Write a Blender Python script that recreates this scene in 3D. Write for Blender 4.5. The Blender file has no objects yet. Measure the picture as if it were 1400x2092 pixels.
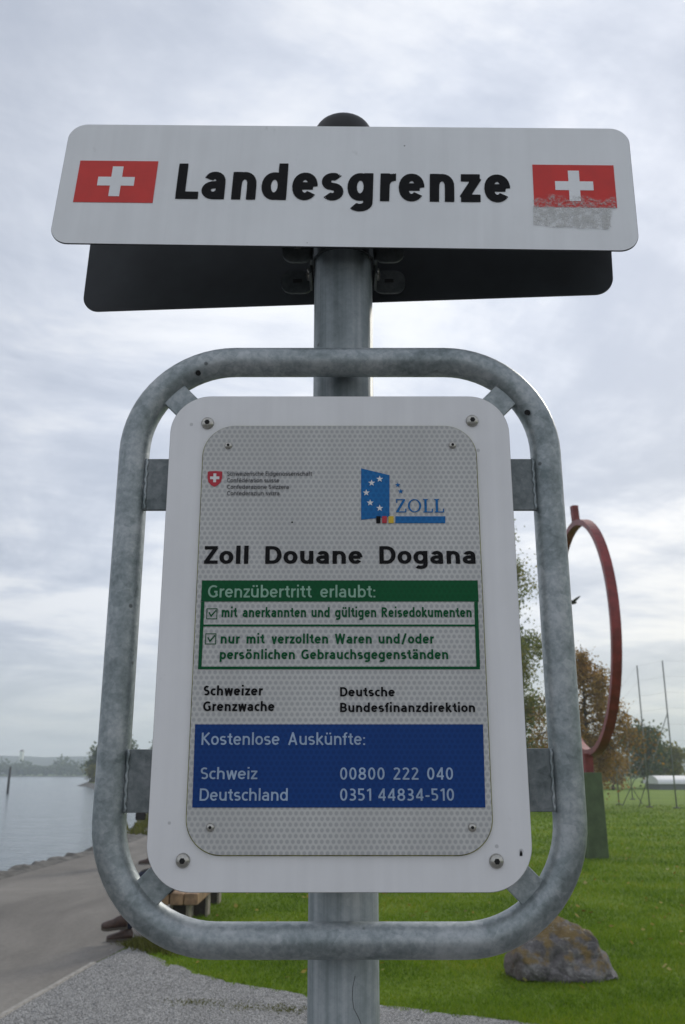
import bpy, bmesh, math, random
import numpy as np
from mathutils import Vector, Matrix, noise as mnoise
R = math.radians
rng = np.random.default_rng(7)
random.seed(7)
S = bpy.context.scene
COL = S.collection

# ------------------------------------------------------------------ camera
cam = bpy.data.cameras.new("camera")
cam.sensor_fit = 'HORIZONTAL'
cam.sensor_width = 15.6
cam.lens = 15.6 * 1838 / 1400
cam.clip_start = 0.05
cam.clip_end = 6000
cam.dof.use_dof = True
cam.dof.focus_distance = 1.03
cam.dof.aperture_fstop = 9.0
camo = bpy.data.objects.new("camera", cam)
camo.location = (0, 0, 1.5)
camo.rotation_euler = (R(90) + math.atan(0.2895), 0, 0)
COL.objects.link(camo)
S.camera = camo

# ------------------------------------------------------------------ sky, sun, exposure
SUN_AZ, SUN_EL = 32.0, 33.0          # degrees to the right of the view, above the horizon
S.view_settings.view_transform = 'Standard'
S.view_settings.look = 'None'
S.view_settings.exposure = 0.2
S.view_settings.gamma = 1.0
S.cycles.max_bounces = 8
S.cycles.transparent_max_bounces = 16
S.cycles.volume_bounces = 1
S.cycles.use_denoising = True
world = bpy.data.worlds.new("World")
S.world = world
world.use_nodes = True


class NT:
    """small helper around a node tree"""
    def __init__(self, tree):
        self.t = tree

    def n(self, kind, **kw):
        nd = self.t.nodes.new(kind)
        for k, v in kw.items():
            setattr(nd, k, v)
        return nd

    def l(self, a, b):
        self.t.links.new(a, b)

    def val(self, sock, v):
        if hasattr(v, 'is_output'):
            self.l(v, sock)
        else:
            sock.default_value = v

    def math(self, op, a, b=0.0, c=None, clamp=False):
        m = self.n('ShaderNodeMath', operation=op, use_clamp=clamp)
        self.val(m.inputs[0], a)
        self.val(m.inputs[1], b)
        if c is not None:
            self.val(m.inputs[2], c)
        return m.outputs[0]

    def mix(self, fac, a, b, mode='MIX'):
        m = self.n('ShaderNodeMix', data_type='RGBA', blend_type=mode)
        self.val(m.inputs[0], fac)
        for i, v in ((6, a), (7, b)):
            if hasattr(v, 'is_output'):
                self.l(v, m.inputs[i])
            else:
                m.inputs[i].default_value = (*v, 1)
        return m.outputs[2]

    def ramp(self, fac, stops):
        r = self.n('ShaderNodeValToRGB')
        e = r.color_ramp.elements
        while len(e) < len(stops):
            e.new(0.5)
        for i, (p, c) in enumerate(stops):
            e[i].position = p
            e[i].color = (*c, 1) if len(c) == 3 else c
        self.l(fac, r.inputs[0])
        return r.outputs[0]

    def step(self, v, lo, hi):
        m = self.n('ShaderNodeMapRange', interpolation_type='SMOOTHSTEP')
        self.l(v, m.inputs[0])
        m.inputs[1].default_value = lo
        m.inputs[2].default_value = hi
        return m.outputs[0]

    def noise(self, vec, scale, detail=4, rough=0.55, dist=0.0):
        n = self.n('ShaderNodeTexNoise')
        if vec is not None:
            self.l(vec, n.inputs['Vector'])
        n.inputs['Scale'].default_value = scale
        n.inputs['Detail'].default_value = detail
        n.inputs['Roughness'].default_value = rough
        n.inputs['Distortion'].default_value = dist
        return n.outputs[0]

    def mapping(self, vec, scale=(1, 1, 1), loc=(0, 0, 0), rot=(0, 0, 0)):
        m = self.n('ShaderNodeMapping')
        self.l(vec, m.inputs[0])
        m.inputs['Scale'].default_value = scale
        m.inputs['Location'].default_value = loc
        m.inputs['Rotation'].default_value = rot
        return m.outputs[0]


def build_world():
    T = NT(world.node_tree)
    bg = world.node_tree.nodes['Background']
    bg.inputs[1].default_value = 0.1
    sky = T.n('ShaderNodeTexSky', sky_type='NISHITA')
    sky.sun_disc = False
    sky.sun_elevation = R(SUN_EL)
    sky.sun_rotation = R(SUN_AZ)
    d = T.n('ShaderNodeTexCoord').outputs['Generated']
    sep = T.n('ShaderNodeSeparateXYZ')
    T.l(d, sep.inputs[0])
    z = T.math('MAXIMUM', sep.outputs[2], 0.0)
    k = T.math('DIVIDE', 1.0, T.math('ADD', z, 0.16))
    uv = T.n('ShaderNodeCombineXYZ')
    T.l(T.math('MULTIPLY', sep.outputs[0], k), uv.inputs[0])
    T.l(T.math('MULTIPLY', sep.outputs[1], k), uv.inputs[1])
    uvr = T.mapping(uv.outputs[0], scale=(0.85, 0.85, 1), rot=(0, 0, R(-24)), loc=(3.1, 1.7, 0))
    n1 = T.noise(uvr, 1.35, 8, 0.60, 0.45)
    n2 = T.noise(T.mapping(uvr, scale=(0.9, 1.9, 1), rot=(0, 0, R(12)), loc=(7, 2, 1)), 2.6, 7, 0.62, 0.3)
    n = T.math('ADD', T.math('MULTIPLY', n1, 0.74), T.math('MULTIPLY', n2, 0.26))
    c = T.step(n, 0.37, 0.60)
    cloud = T.ramp(c, [(0.0, (4.55, 5.0, 5.95)), (0.5, (5.95, 6.35, 7.2)), (1.0, (7.9, 8.1, 8.5))])
    # veil is brighter round the hidden sun, duller towards the zenith and away from it
    sv = Vector((math.sin(R(14)) * math.cos(R(23)), math.cos(R(14)) * math.cos(R(23)), math.sin(R(23))))
    dot = T.n('ShaderNodeVectorMath', operation='DOT_PRODUCT')
    T.l(d, dot.inputs[0])
    dot.inputs[1].default_value = sv
    glow = T.step(dot.outputs['Value'], 0.74, 1.0)
    back = T.step(dot.outputs['Value'], -0.6, 0.85)
    gain = T.math('ADD', T.math('ADD', 0.86, T.math('MULTIPLY', back, 0.04)), T.math('MULTIPLY', glow, 0.26))
    sc = T.n('ShaderNodeVectorMath', operation='SCALE')
    T.l(cloud, sc.inputs[0])
    T.l(gain, sc.inputs['Scale'])
    # towards the horizon the cover merges into pale warm haze
    hz = T.step(z, 0.17, 0.0)
    warm = T.math('MULTIPLY', T.step(sep.outputs[0], 0.02, 0.45), T.step(z, 0.55, 0.05))
    tint = T.mix(T.math('MULTIPLY', warm, 0.9), sc.outputs[0], (1.06, 1.0, 0.90), 'MULTIPLY')
    low = T.mix(T.math('MULTIPLY', hz, 0.70), tint, (5.75, 6.1, 6.0))
    out = T.mix(0.94, sky.outputs[0], low)
    T.l(out, bg.inputs[0])


build_world()
sun = bpy.data.lights.new("sun", 'SUN')
sun.energy = 1.3
sun.angle = R(12)
sun.color = (1.0, 0.93, 0.82)
suno = bpy.data.objects.new("sun", sun)
sd = Vector((math.sin(R(SUN_AZ)) * math.cos(R(SUN_EL)), math.cos(R(SUN_AZ)) * math.cos(R(SUN_EL)), math.sin(R(SUN_EL))))
suno.rotation_euler = sd.to_track_quat('Z', 'Y').to_euler()
suno.location = (3, 3, 9)
COL.objects.link(suno)


# ------------------------------------------------------------------ scene helpers
def tag(o, label=None, cat=None, group=None, kind=None):
    if label: o['label'] = label
    if cat: o['category'] = cat
    if group: o['group'] = group
    if kind: o['kind'] = kind
    return o


def empty(name, loc=(0, 0, 0), rz=0.0, parent=None):
    o = bpy.data.objects.new(name, None)
    o.empty_display_size = 0.1
    o.location = loc
    o.rotation_euler = (0, 0, rz)
    COL.objects.link(o)
    o.parent = parent
    return o


def link_mesh(name, me, mats, parent=None, loc=None, smooth=False):
    o = bpy.data.objects.new(name, me)
    for m in (mats if isinstance(mats, (list, tuple)) else [mats]):
        me.materials.append(m)
    if smooth:
        me.polygons.foreach_set('use_smooth', [True] * len(me.polygons))
    COL.objects.link(o)
    if parent: o.parent = parent
    if loc is not None: o.location = loc
    return o


def obj(name, bm, mats, parent=None, loc=None, smooth=False):
    me = bpy.data.meshes.new(name)
    bmesh.ops.recalc_face_normals(bm, faces=bm.faces)
    bm.to_mesh(me)
    bm.free()
    return link_mesh(name, me, mats, parent, loc, smooth)


def add_box(bm, c, s, rot=None, bevel=0.0, mi=0):
    t = bmesh.new()
    bmesh.ops.create_cube(t, size=1)
    for v in t.verts:
        v.co = Vector((v.co.x * s[0], v.co.y * s[1], v.co.z * s[2]))
    if bevel:
        bmesh.ops.bevel(t, geom=t.edges[:], offset=bevel, segments=2, affect='EDGES', profile=0.5)
    M = Matrix.Translation(c) @ (rot.to_4x4() if rot is not None else Matrix.Identity(4))
    for v in t.verts:
        v.co = M @ v.co
    merge(bm, t, mi)


def merge(bm, t, mi=0):
    t.verts.index_update()
    vs = [bm.verts.new(v.co) for v in t.verts]
    for f in t.faces:
        try:
            nf = bm.faces.new([vs[v.index] for v in f.verts])
            nf.material_index = mi
            nf.smooth = f.smooth
        except ValueError:
            pass
    t.free()


def add_tube(bm, pts, rad, seg=10, closed=False, cap=True, mi=0, smooth=True):
    """tube along points, radius a number or a list"""
    pts = [Vector(p) for p in pts]
    n = len(pts)
    rs = rad if isinstance(rad, (list, tuple)) else [rad] * n
    rings = []
    up = None
    for i, p in enumerate(pts):
        if closed:
            tg = pts[(i + 1) % n] - pts[i - 1]
        else:
            tg = pts[min(i + 1, n - 1)] - pts[max(i - 1, 0)]
        tg.normalize()
        if up is None:
            up = Vector((0, 1, 0)) if abs(tg.y) < 0.9 else Vector((1, 0, 0))
        a = (up - tg * up.dot(tg)).normalized()
        up = a
        b = tg.cross(a)
        rings.append([bm.verts.new(p + (a * math.cos(2 * math.pi * j / seg) + b * math.sin(2 * math.pi * j / seg)) * rs[i]) for j in range(seg)])
    m = n if closed else n - 1
    for i in range(m):
        A, B = rings[i], rings[(i + 1) % n]
        for j in range(seg):
            f = bm.faces.new((A[j], A[(j + 1) % seg], B[(j + 1) % seg], B[j]))
            f.smooth = smooth
            f.material_index = mi
    if cap and not closed:
        for r_ in (rings[0][::-1], rings[-1]):
            f = bm.faces.new(r_)
            f.material_index = mi


def add_lathe(bm, prof, seg=20, axis='Z', c=(0, 0, 0), mi=0, smooth=True):
    c = Vector(c)
    rings = []
    for r, h in prof:
        ring = []
        for j in range(seg):
            a = 2 * math.pi * j / seg
            if axis == 'Z':
                v = Vector((r * math.cos(a), r * math.sin(a), h))
            else:
                v = Vector((r * math.cos(a), h, r * math.sin(a)))
            ring.append(bm.verts.new(c + v))
        rings.append(ring)
    for A, B in zip(rings, rings[1:]):
        for j in range(seg):
            f = bm.faces.new((A[j], A[(j + 1) % seg], B[(j + 1) % seg], B[j]))
            f.smooth = smooth
            f.material_index = mi
    for r_ in (rings[0], rings[-1]):
        f = bm.faces.new(r_)
        f.material_index = mi


def rounded_rect(w, h, r, seg=10):
    pts = []
    for cx, cz, a0 in ((w / 2 - r, h / 2 - r, 0), (-w / 2 + r, h / 2 - r, 90), (-w / 2 + r, -h / 2 + r, 180), (w / 2 - r, -h / 2 + r, 270)):
        for i in range(seg + 1):
            a = R(a0 + 90 * i / seg)
            pts.append((cx + r * math.cos(a), cz + r * math.sin(a)))
    return pts


def add_slab(bm, outline, y0, y1, mi_front=0, mi_side=0, mi_back=None, bevel=0.0):
    """prism of an xz outline, front at y0 (towards -Y), back at y1"""
    if mi_back is None:
        mi_back = mi_side
    rings = []
    cx = sum(p[0] for p in outline) / len(outline)
    cz = sum(p[1] for p in outline) / len(outline)
    prof = [(y0, bevel), (y0 + bevel, 0), (y1, 0)] if bevel else [(y0, 0), (y1, 0)]
    for y, ins in prof:
        ring = []
        for x, z in outline:
            dx, dz = cx - x, cz - z
            L = math.hypot(dx, dz) or 1
            ring.append(bm.verts.new((x + dx / L * ins, y, z + dz / L * ins)))
        rings.append(ring)
    n = len(outline)
    for A, B in zip(rings, rings[1:]):
        for j in range(n):
            f = bm.faces.new((A[j], A[(j + 1) % n], B[(j + 1) % n], B[j]))
            f.material_index = mi_side
    f = bm.faces.new(rings[0]); f.material_index = mi_front
    f = bm.faces.new(rings[-1][::-1]); f.material_index = mi_back


# ------------------------------------------------------------------ materials
def new_mat(name):
    m = bpy.data.materials.new(name)
    m.use_nodes = True
    T = NT(m.node_tree)
    p = m.node_tree.nodes['Principled BSDF']
    return m, T, p


def simple(name, col, rough=0.5, metal=0.0, vary=0.12, scale=30.0, bump=0.0, bscale=80.0, spec=0.5):
    m, T, p = new_mat(name)
    co = T.n('ShaderNodeTexCoord').outputs['Object']
    n = T.noise(co, scale, 5, 0.6)
    dark = tuple(c * (1 - vary) for c in col)
    lite = tuple(min(1, c * (1 + vary)) for c in col)
    T.l(T.mix(T.step(n, 0.3, 0.7), dark, lite), p.inputs['Base Color'])
    p.inputs['Roughness'].default_value = rough
    p.inputs['Metallic'].default_value = metal
    p.inputs['Specular IOR Level'].default_value = spec
    if bump:
        b = T.n('ShaderNodeBump')
        b.inputs['Strength'].default_value = bump
        b.inputs['Distance'].default_value = 0.01
        T.l(T.noise(co, bscale, 4, 0.6), b.inputs['Height'])
        T.l(b.outputs[0], p.inputs['Normal'])
    return m


def galvanised(name, streak_axis=None, tone=1.0, metal=0.55, rough=0.36):
    m, T, p = new_mat(name)
    co = T.n('ShaderNodeTexCoord').outputs['Object']
    vor = T.n('ShaderNodeTexVoronoi')
    vor.inputs['Scale'].default_value = 90
    T.l(co, vor.inputs['Vector'])
    patch = T.noise(co, 16, 6, 0.65, 0.4)
    fine = T.noise(co, 160, 3, 0.6)
    sp = T.n('ShaderNodeSeparateColor')
    T.l(vor.outputs['Color'], sp.inputs[0])
    f = T.math('ADD', T.math('MULTIPLY', patch, 0.66), T.math('ADD', T.math('MULTIPLY', sp.outputs[0], 0.07), T.math('MULTIPLY', fine, 0.29)))
    if streak_axis is not None:
        s = [70, 70, 70]
        s[streak_axis] = 1.2
        st = T.noise(T.mapping(co, scale=s), 1.0, 4, 0.6)
        f = T.math('ADD', T.math('MULTIPLY', f, 0.42), T.math('MULTIPLY', st, 0.58))
    c = T.ramp(f, [(0.36, (0.15 * tone, 0.18 * tone, 0.185 * tone)), (0.5, (0.27 * tone, 0.305 * tone, 0.315 * tone)), (0.65, (0.44 * tone, 0.465 * tone, 0.48 * tone))])
    # rare black pits and dirt specks
    v2 = T.n('ShaderNodeTexVoronoi')
    v2.inputs['Scale'].default_value = 45
    T.l(co, v2.inputs['Vector'])
    pit = T.math('MULTIPLY', T.step(v2.outputs['Distance'], 0.14, 0.06), T.step(T.noise(co, 9, 2), 0.56, 0.62))
    T.l(T.mix(T.math('MULTIPLY', pit, 0.7), c, (0.03, 0.03, 0.03)), p.inputs['Base Color'])
    p.inputs['Metallic'].default_value = metal
    T.l(T.math('ADD', rough, T.math('MULTIPLY', patch, 0.24)), p.inputs['Roughness'])
    b = T.n('ShaderNodeBump')
    b.inputs['Strength'].default_value = 0.25
    b.inputs['Distance'].default_value = 0.002
    T.l(T.math('ADD', patch, T.math('MULTIPLY', fine, 0.5)), b.inputs['Height'])
    T.l(b.outputs[0], p.inputs['Normal'])
    return m


def white_board(name, col, seed, speck=0.5):
    """weathered white enamel with specks of dirt and faint runs"""
    m, T, p = new_mat(name)
    co = T.n('ShaderNodeTexCoord').outputs['Object']
    mp = T.mapping(co, loc=(seed, seed * 0.7, seed * 1.3))
    n = T.noise(mp, 7, 5, 0.6)
    runs = T.noise(T.mapping(mp, scale=(60, 60, 3)), 1.0, 4, 0.6)
    f = T.math('ADD', T.math('MULTIPLY', n, 0.6), T.math('MULTIPLY', runs, 0.4))
    c = T.mix(T.step(f, 0.35, 0.65), tuple(x * 0.92 for x in col), col)
    sm = T.step(T.noise(mp, 30, 5, 0.7), 0.66, 0.8)
    c = T.mix(T.math('MULTIPLY', sm, 0.30), c, (0.24, 0.24, 0.23))
    v = T.n('ShaderNodeTexVoronoi')
    v.inputs['Scale'].default_value = 42
    v.inputs['Randomness'].default_value = 1.0
    T.l(mp, v.inputs['Vector'])
    sp = T.n('ShaderNodeSeparateColor')
    T.l(v.outputs['Color'], sp.inputs[0])
    keep = T.step(sp.outputs[0], 0.82, 0.86)
    sz = T.math('MULTIPLY_ADD', sp.outputs[1], 0.08, 0.04)
    d = T.math('SUBTRACT', sz, v.outputs['Distance'])
    spot = T.math('MULTIPLY', T.step(d, 0.0, 0.03), keep)
    c = T.mix(T.math('MULTIPLY', spot, speck), c, (0.02, 0.02, 0.02))
    T.l(c, p.inputs['Base Color'])
    p.inputs['Roughness'].default_value = 0.42
    p.inputs['Specular IOR Level'].default_value = 0.4
    return m


def hex_sheet(name, base, cell, amount, pitch=0.0059, rough=0.45):
    """retro-reflective sheeting: a lattice of small cells"""
    m, T, p = new_mat(name)
    co = T.n('ShaderNodeTexCoord').outputs['Object']
    se = T.n('ShaderNodeSeparateXYZ')
    T.l(co, se.inputs[0])
    k = 2 * math.pi / (pitch * math.sqrt(3) / 2)
    tot = None
    for a in (90, 30, 150):
        ph = T.math('ADD', T.math('MULTIPLY', se.outputs[0], k * math.cos(R(a))), T.math('MULTIPLY', se.outputs[2], k * math.sin(R(a)) * 0.93))
        cs = T.math('COSINE', ph)
        tot = cs if tot is None else T.math('ADD', tot, cs)
    f = T.step(tot, -1.1, 1.2)
    n = T.noise(T.mapping(co, scale=(14, 14, 4)), 1.0, 5, 0.6)
    b2 = T.mix(T.step(n, 0.3, 0.7), tuple(x * 0.88 for x in base), base)
    T.l(T.mix(T.math('MULTIPLY', f, amount), b2, cell), p.inputs['Base Color'])
    p.inputs['Roughness'].default_value = rough
    p.inputs['Specular IOR Level'].default_value = 0.16
    return m


def leafy(name, cols, trans=0.35, rough=0.6, nscale=0.6):
    m, T, p = new_mat(name)
    geo = T.n('ShaderNodeNewGeometry')
    co = T.n('ShaderNodeTexCoord').outputs['Object']
    n = T.noise(co, nscale, 3, 0.5)
    f = T.math('ADD', T.math('MULTIPLY', geo.outputs['Random Per Island'], 0.55), T.math('MULTIPLY', T.step(n, 0.3, 0.7), 0.45))
    st = [(i / (len(cols) - 1) if len(cols) > 1 else 0, c) for i, c in enumerate(cols)]
    c = T.ramp(f, st)
    T.l(c, p.inputs['Base Color'])
    p.inputs['Roughness'].default_value = rough
    p.inputs['Specular IOR Level'].default_value = 0.25
    tr = T.n('ShaderNodeBsdfTranslucent')
    T.l(c, tr.inputs[0])
    mx = T.n('ShaderNodeMixShader')
    mx.inputs[0].default_value = trans
    out = m.node_tree.nodes['Material Output']
    T.l(p.outputs[0], mx.inputs[1])
    T.l(tr.outputs[0], mx.inputs[2])
    T.l(mx.outputs[0], out.inputs['Surface'])
    return m


M = {}
M['post'] = galvanised('galvanised_post', 2, 0.98, 0.35, 0.45)
M['frame'] = galvanised('galvanised_tube', None, 0.95, 0.62, 0.31)
M['bracket'] = galvanised('galvanised_plate', None, 0.55)
M['board'] = white_board('white_enamel', (0.77, 0.785, 0.80), 1.3, 0.85)
M['plate'] = white_board('white_back_plate', (0.77, 0.77, 0.785), 5.1, 0.3)
M['board_edge'] = simple('board_edge', (0.45, 0.45, 0.45), 0.5, 0.3)
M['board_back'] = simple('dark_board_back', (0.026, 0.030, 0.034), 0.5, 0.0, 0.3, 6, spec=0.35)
M['panel'] = hex_sheet('reflective_sheet', (0.56, 0.56, 0.545), (0.34, 0.345, 0.355), 0.72)
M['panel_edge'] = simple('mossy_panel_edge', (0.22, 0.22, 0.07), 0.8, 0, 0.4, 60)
M['green'] = hex_sheet('green_print', (0.002, 0.092, 0.030), (0.002, 0.066, 0.022), 0.6)
M['blue'] = hex_sheet('blue_print', (0.008, 0.050, 0.215), (0.005, 0.032, 0.15), 0.6)
M['pale_green'] = simple('pale_green_print', (0.23, 0.40, 0.30), 0.5)
M['pale_blue'] = simple('pale_blue_print', (0.30, 0.40, 0.55), 0.5)
M['ink'] = simple('black_print', (0.006, 0.006, 0.007), 0.5, spec=0.12)
M['grey_ink'] = simple('grey_print', (0.07, 0.07, 0.075), 0.5)
M['flag_red'] = simple('flag_red', (0.56, 0.018, 0.010), 0.4, 0, 0.06)
M['crest_red'] = simple('crest_red', (0.42, 0.012, 0.03), 0.45)
M['logo_blue'] = hex_sheet('logo_blue', (0.015, 0.15, 0.40), (0.010, 0.095, 0.28), 0.6)
M['white'] = simple('white_print', (0.68, 0.68, 0.68), 0.45, 0, 0.03)
M['yellow'] = simple('yellow_print', (0.62, 0.42, 0.02), 0.5)
M['steel'] = simple('screw_steel', (0.42, 0.41, 0.38), 0.28, 0.9, 0.15, 200)
M['hole'] = simple('dark_recess', (0.006, 0.006, 0.006), 0.8)
M['cap'] = simple('black_rubber', (0.012, 0.012, 0.014), 0.45, 0, 0.2, 40)
M['clamp'] = galvanised('dirty_clamp', None, 0.32)

# ------------------------------------------------------------------ lettering (strokes grown into outlines)
XH = 0.73
NARROW = 1.0        # how condensed the letter skeletons are
SB = 1.0            # side bearing factor


def el(cx, cy, rx, ry, a0, a1, n=22, p=2.12):
    out = []
    for i in range(n + 1):
        a = R(a0 + (a1 - a0) * i / n)
        ca, sa = math.cos(a), math.sin(a)
        out.append((cx + rx * math.copysign(abs(ca) ** (2 / p), ca), cy + ry * math.copysign(abs(sa) ** (2 / p), sa)))
    return out


def glyph(ch, w):
    """strokes of one glyph (cap height 1) and its advance; w is the stroke width"""
    h = w / 2
    T, X = 1 - h, XH - h
    nW = 0.50 * NARROW + w * 0.35
    oW = 0.53 * NARROW + w * 0.35
    K = NARROW
    A = 1.03
    xr = nW - h
    if ch in 'äöüé':
        st, adv = glyph({'ä': 'a', 'ö': 'o', 'ü': 'u', 'é': 'e'}[ch], w)
        m = (adv) / 2
        if ch == 'é':
            st = st + [[(m - 0.04, XH + 0.10), (m + 0.10, XH + 0.30)]]
        else:
            q = max(w, 0.11)
            st = st + [[(m - 0.17, XH + 0.20 - q / 2), (m - 0.17, XH + 0.20 + q / 2)], [(m + 0.07, XH + 0.20 - q / 2), (m + 0.07, XH + 0.20 + q / 2)]]
        return st, adv
    bowl = el(oW / 2, XH / 2, oW / 2 - h, XH / 2 - h, 0, 360, 40)
    arch = lambda x0, x1: [(x0, X - 0.26)] + el((x0 + x1) / 2, X - 0.24, (x1 - x0) / 2, 0.24, 180, 0, 20) + [(x1, 0)]
    if ch == ' ': return [], 0.36
    if ch == 'a':
        W = 0.47 * K + w * 0.4
        x = W - h
        c_ = (x + h + 0.03) / 2
        q = 0.44 * XH / 0.73
        return [el(c_, X - 0.19, x - c_, 0.19, 155, 0, 18) + [(x, 0)],
                [(x, q - h * 0.6)] + el(0.19 * K + h, (q - h * 0.6 + h) / 2, 0.19 * K, (q - h * 1.6) / 2, 90, 270, 18) + [(x - 0.06, h + 0.03), (x, h + 0.12)]], W + 0.13
    if ch == 'b': return [[(h, 0), (h, A)], bowl], oW + 0.12
    if ch == 'c': return [el(oW / 2, XH / 2, oW / 2 - h, XH / 2 - h, 52, 308, 32)], oW * 0.86 + 0.08
    if ch == 'd': return [[(oW - h, 0), (oW - h, A)], bowl], oW + 0.13
    if ch == 'e': return [[(h, XH * 0.515), (oW - h, XH * 0.515)], [(oW - h, XH / 2)] + el(oW / 2, XH / 2, oW / 2 - h, XH / 2 - h, 0, 322, 36)], oW + 0.10
    if ch == 'f': return [[(0.10 + h, 0)] + [(0.10 + h, A - 0.26)] + el(0.10 + h + 0.17, A - h - 0.17, 0.17, 0.17, 180, 85, 10), [(0.0, X), (0.32, X)]], 0.42
    if ch == 'g': return [bowl, [(oW - h, XH), (oW - h, -0.04)] + el(oW / 2, -0.04, oW / 2 - h, 0.25 - h, 0, -140, 18)], oW + 0.13
    if ch == 'h': return [[(h, 0), (h, A)], arch(h, xr)], nW + 0.13
    if ch == 'i':
        q = max(w, 0.12)
        return [[(h, 0), (h, XH)], [(h, XH + 0.17), (h, XH + 0.17 + q)]], w + 0.14
    if ch == 'k': return [[(h, 0), (h, A)], [(h, 0.30), (0.45, XH)], [(h + 0.12, 0.40), (0.49, 0)]], 0.55
    if ch == 'l': return [[(h, 0), (h, A)]], w + 0.14
    if ch == 'm':
        x1, x2 = nW * 0.92 - h, 2 * nW * 0.92 - w - h
        return [[(h, 0), (h, XH)], arch(h, x1), arch(x1, x2)], x2 + h + 0.13
    if ch == 'n': return [[(h, 0), (h, XH)], arch(h, xr)], nW + 0.13
    if ch == 'o': return [bowl], oW + 0.11
    if ch == 'p': return [[(h, -0.27), (h, XH)], bowl], oW + 0.12
    if ch == 'r': return [[(h, 0), (h, XH)], [(h, X - 0.26)] + el(h + 0.24 * K, X - 0.24, 0.24 * K, 0.24, 180, 86, 14)], 0.34 * K + h * 0.5
    if ch == 's':
        W = 0.46 * K + w * 0.2
        ry = (XH - w) / 4
        return [el(W / 2, XH - h - ry, W / 2 - h * 0.9, ry, 38, 250, 20, 2.1)[:-1] + el(W / 2, h + ry, W / 2 - h * 0.9, ry, 80, -142, 20, 2.1)], W + 0.10
    if ch == 't': return [[(0.13 + h, XH + 0.20), (0.13 + h, 0.26)] + el(0.13 + h + 0.18, h + 0.18, 0.18, 0.18, 180, 275, 10), [(0.0, X), (0.36, X)]], 0.44
    if ch == 'u': return [[(xr, 0), (xr, XH)], [(h, XH)] + el((h + xr) / 2, h + 0.24, (xr - h) / 2, 0.24, 180, 360, 20) + [(xr, h + 0.26)]], nW + 0.13
    if ch == 'v': return [[(h * 0.8, XH), (0.25, h * 0.3), (0.50 - h * 0.8, XH)]], 0.54
    if ch == 'w': return [[(h * 0.8, XH), (0.20, h * 0.3), (0.375, XH - h * 0.4), (0.55, h * 0.3), (0.75 - h * 0.8, XH)]], 0.80
    if ch == 'z': return [[(0.01, X), (0.46 * K, X)], [(0.01, h), (0.47 * K, h)], [(0.42 * K - h * 0.2, X), (0.05 + h * 0.2, h)]], 0.54 * K
    if ch == 'A': return [[(h * 0.7, 0), (0.33, 1 - h * 0.4), (0.66 - h * 0.7, 0)], [(0.14, 0.30), (0.52, 0.30)]], 0.70
    if ch == 'B':
        return [[(h, 0), (h, 1)], [(h, T), (0.26, T)] + el(0.28, 0.75 - h / 2, 0.24 - h * 0.2, 0.25 - h / 2, 90, -90, 14) + [(h, 0.5)],
                [(h, 0.5), (0.28, 0.5)] + el(0.30, 0.25 + h / 2, 0.27 - h * 0.2, 0.25 - h / 2, 90, -90, 14) + [(h, h)]], 0.66
    if ch == 'C': return [el(0.42, 0.5, 0.40 - h, 0.5 - h, 52, 308, 32)], 0.72
    if ch == 'D': return [[(h, 0), (h, 1)], [(h, T), (0.28, T)] + el(0.30, 0.5, 0.39 - h, 0.5 - h, 90, -90, 24) + [(h, h)]], 0.80
    if ch == 'E': return [[(h, 0), (h, 1)], [(h, T), (0.46, T)], [(h, 0.52), (0.43, 0.52)], [(h, h), (0.47, h)]], 0.57
    if ch == 'G': return [el(0.42, 0.5, 0.41 - h, 0.5 - h, 52, 318, 34) + [(0.70 - h, 0.12 + h), (0.70 - h, 0.50)], [(0.46, 0.47), (0.70, 0.47)]], 0.84
    if ch == 'K': return [[(h, 0), (h, 1)], [(h, 0.44), (0.56, 1)], [(h + 0.12, 0.52), (0.60, 0)]], 0.66
    if ch == 'L': return [[(h, 0), (h, 1)], [(h, h), (0.52 * K + 0.02, h)]], 0.57 * K
    if ch == 'R': return [[(h, 0), (h, 1)], [(h, T), (0.27, T)] + el(0.29, 0.72, 0.26 - h * 0.4, 0.28 - h, 90, -90, 16) + [(h, 0.44 + h)], [(0.28, 0.46), (0.56, 0)]], 0.66
    if ch == 'S':
        W = 0.54
        ry = (1 - w) / 4
        return [el(W / 2, 1 - h - ry, W / 2 - h, ry, 42, 255, 22, 2.1)[:-1] + el(W / 2, h + ry, W / 2 - h, ry, 75, -142, 22, 2.1)], W + 0.10
    if ch == 'W': return [[(h * 0.8, 1), (0.25, h * 0.3), (0.47, 1 - h * 0.4), (0.69, h * 0.3), (0.94 - h * 0.8, 1)]], 0.98
    if ch == 'Z': return [[(0.03, T), (0.58, T)], [(0.02, h), (0.60, h)], [(0.54 - h * 0.3, T), (0.07 + h * 0.3, h)]], 0.69
    if ch == '0': return [el(0.27, 0.5, 0.27 - h, 0.5 - h, 0, 360, 40)], 0.63
    if ch == '1': return [[(0.30, 0), (0.30, 1)], [(0.08, 0.80), (0.30, 0.96)]], 0.63
    if ch == '2': return [[(0.05, 0.84)] + el(0.25, 0.73, 0.22 - h * 0.4, 0.27 - h, 130, -35, 18) + [(0.05, 0.05)], [(0.02, h), (0.52, h)]], 0.63
    if ch == '3': return [el(0.25, 0.75 - h * 0.4, 0.22 - h * 0.3, 0.25 - h * 0.6, 130, -90, 18) + [(0.16, 0.52)], [(0.16, 0.52), (0.25, 0.52)] + el(0.25, 0.26 + h * 0.2, 0.26 - h * 0.5, 0.26 - h * 0.8, 90, -135, 18)], 0.63
    if ch == '4': return [[(0.40, 0), (0.40, 1)], [(0.40, 0.97), (0.04, 0.30)], [(0.0, 0.27), (0.54, 0.27)]], 0.63
    if ch == '5': return [[(0.47, T), (0.11, T)], [(0.11, 1), (0.11, 0.52)], [(0.08, 0.56)] + el(0.23, 0.31, 0.27 - h * 0.6, 0.31 - h, 100, -130, 20)], 0.63
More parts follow.
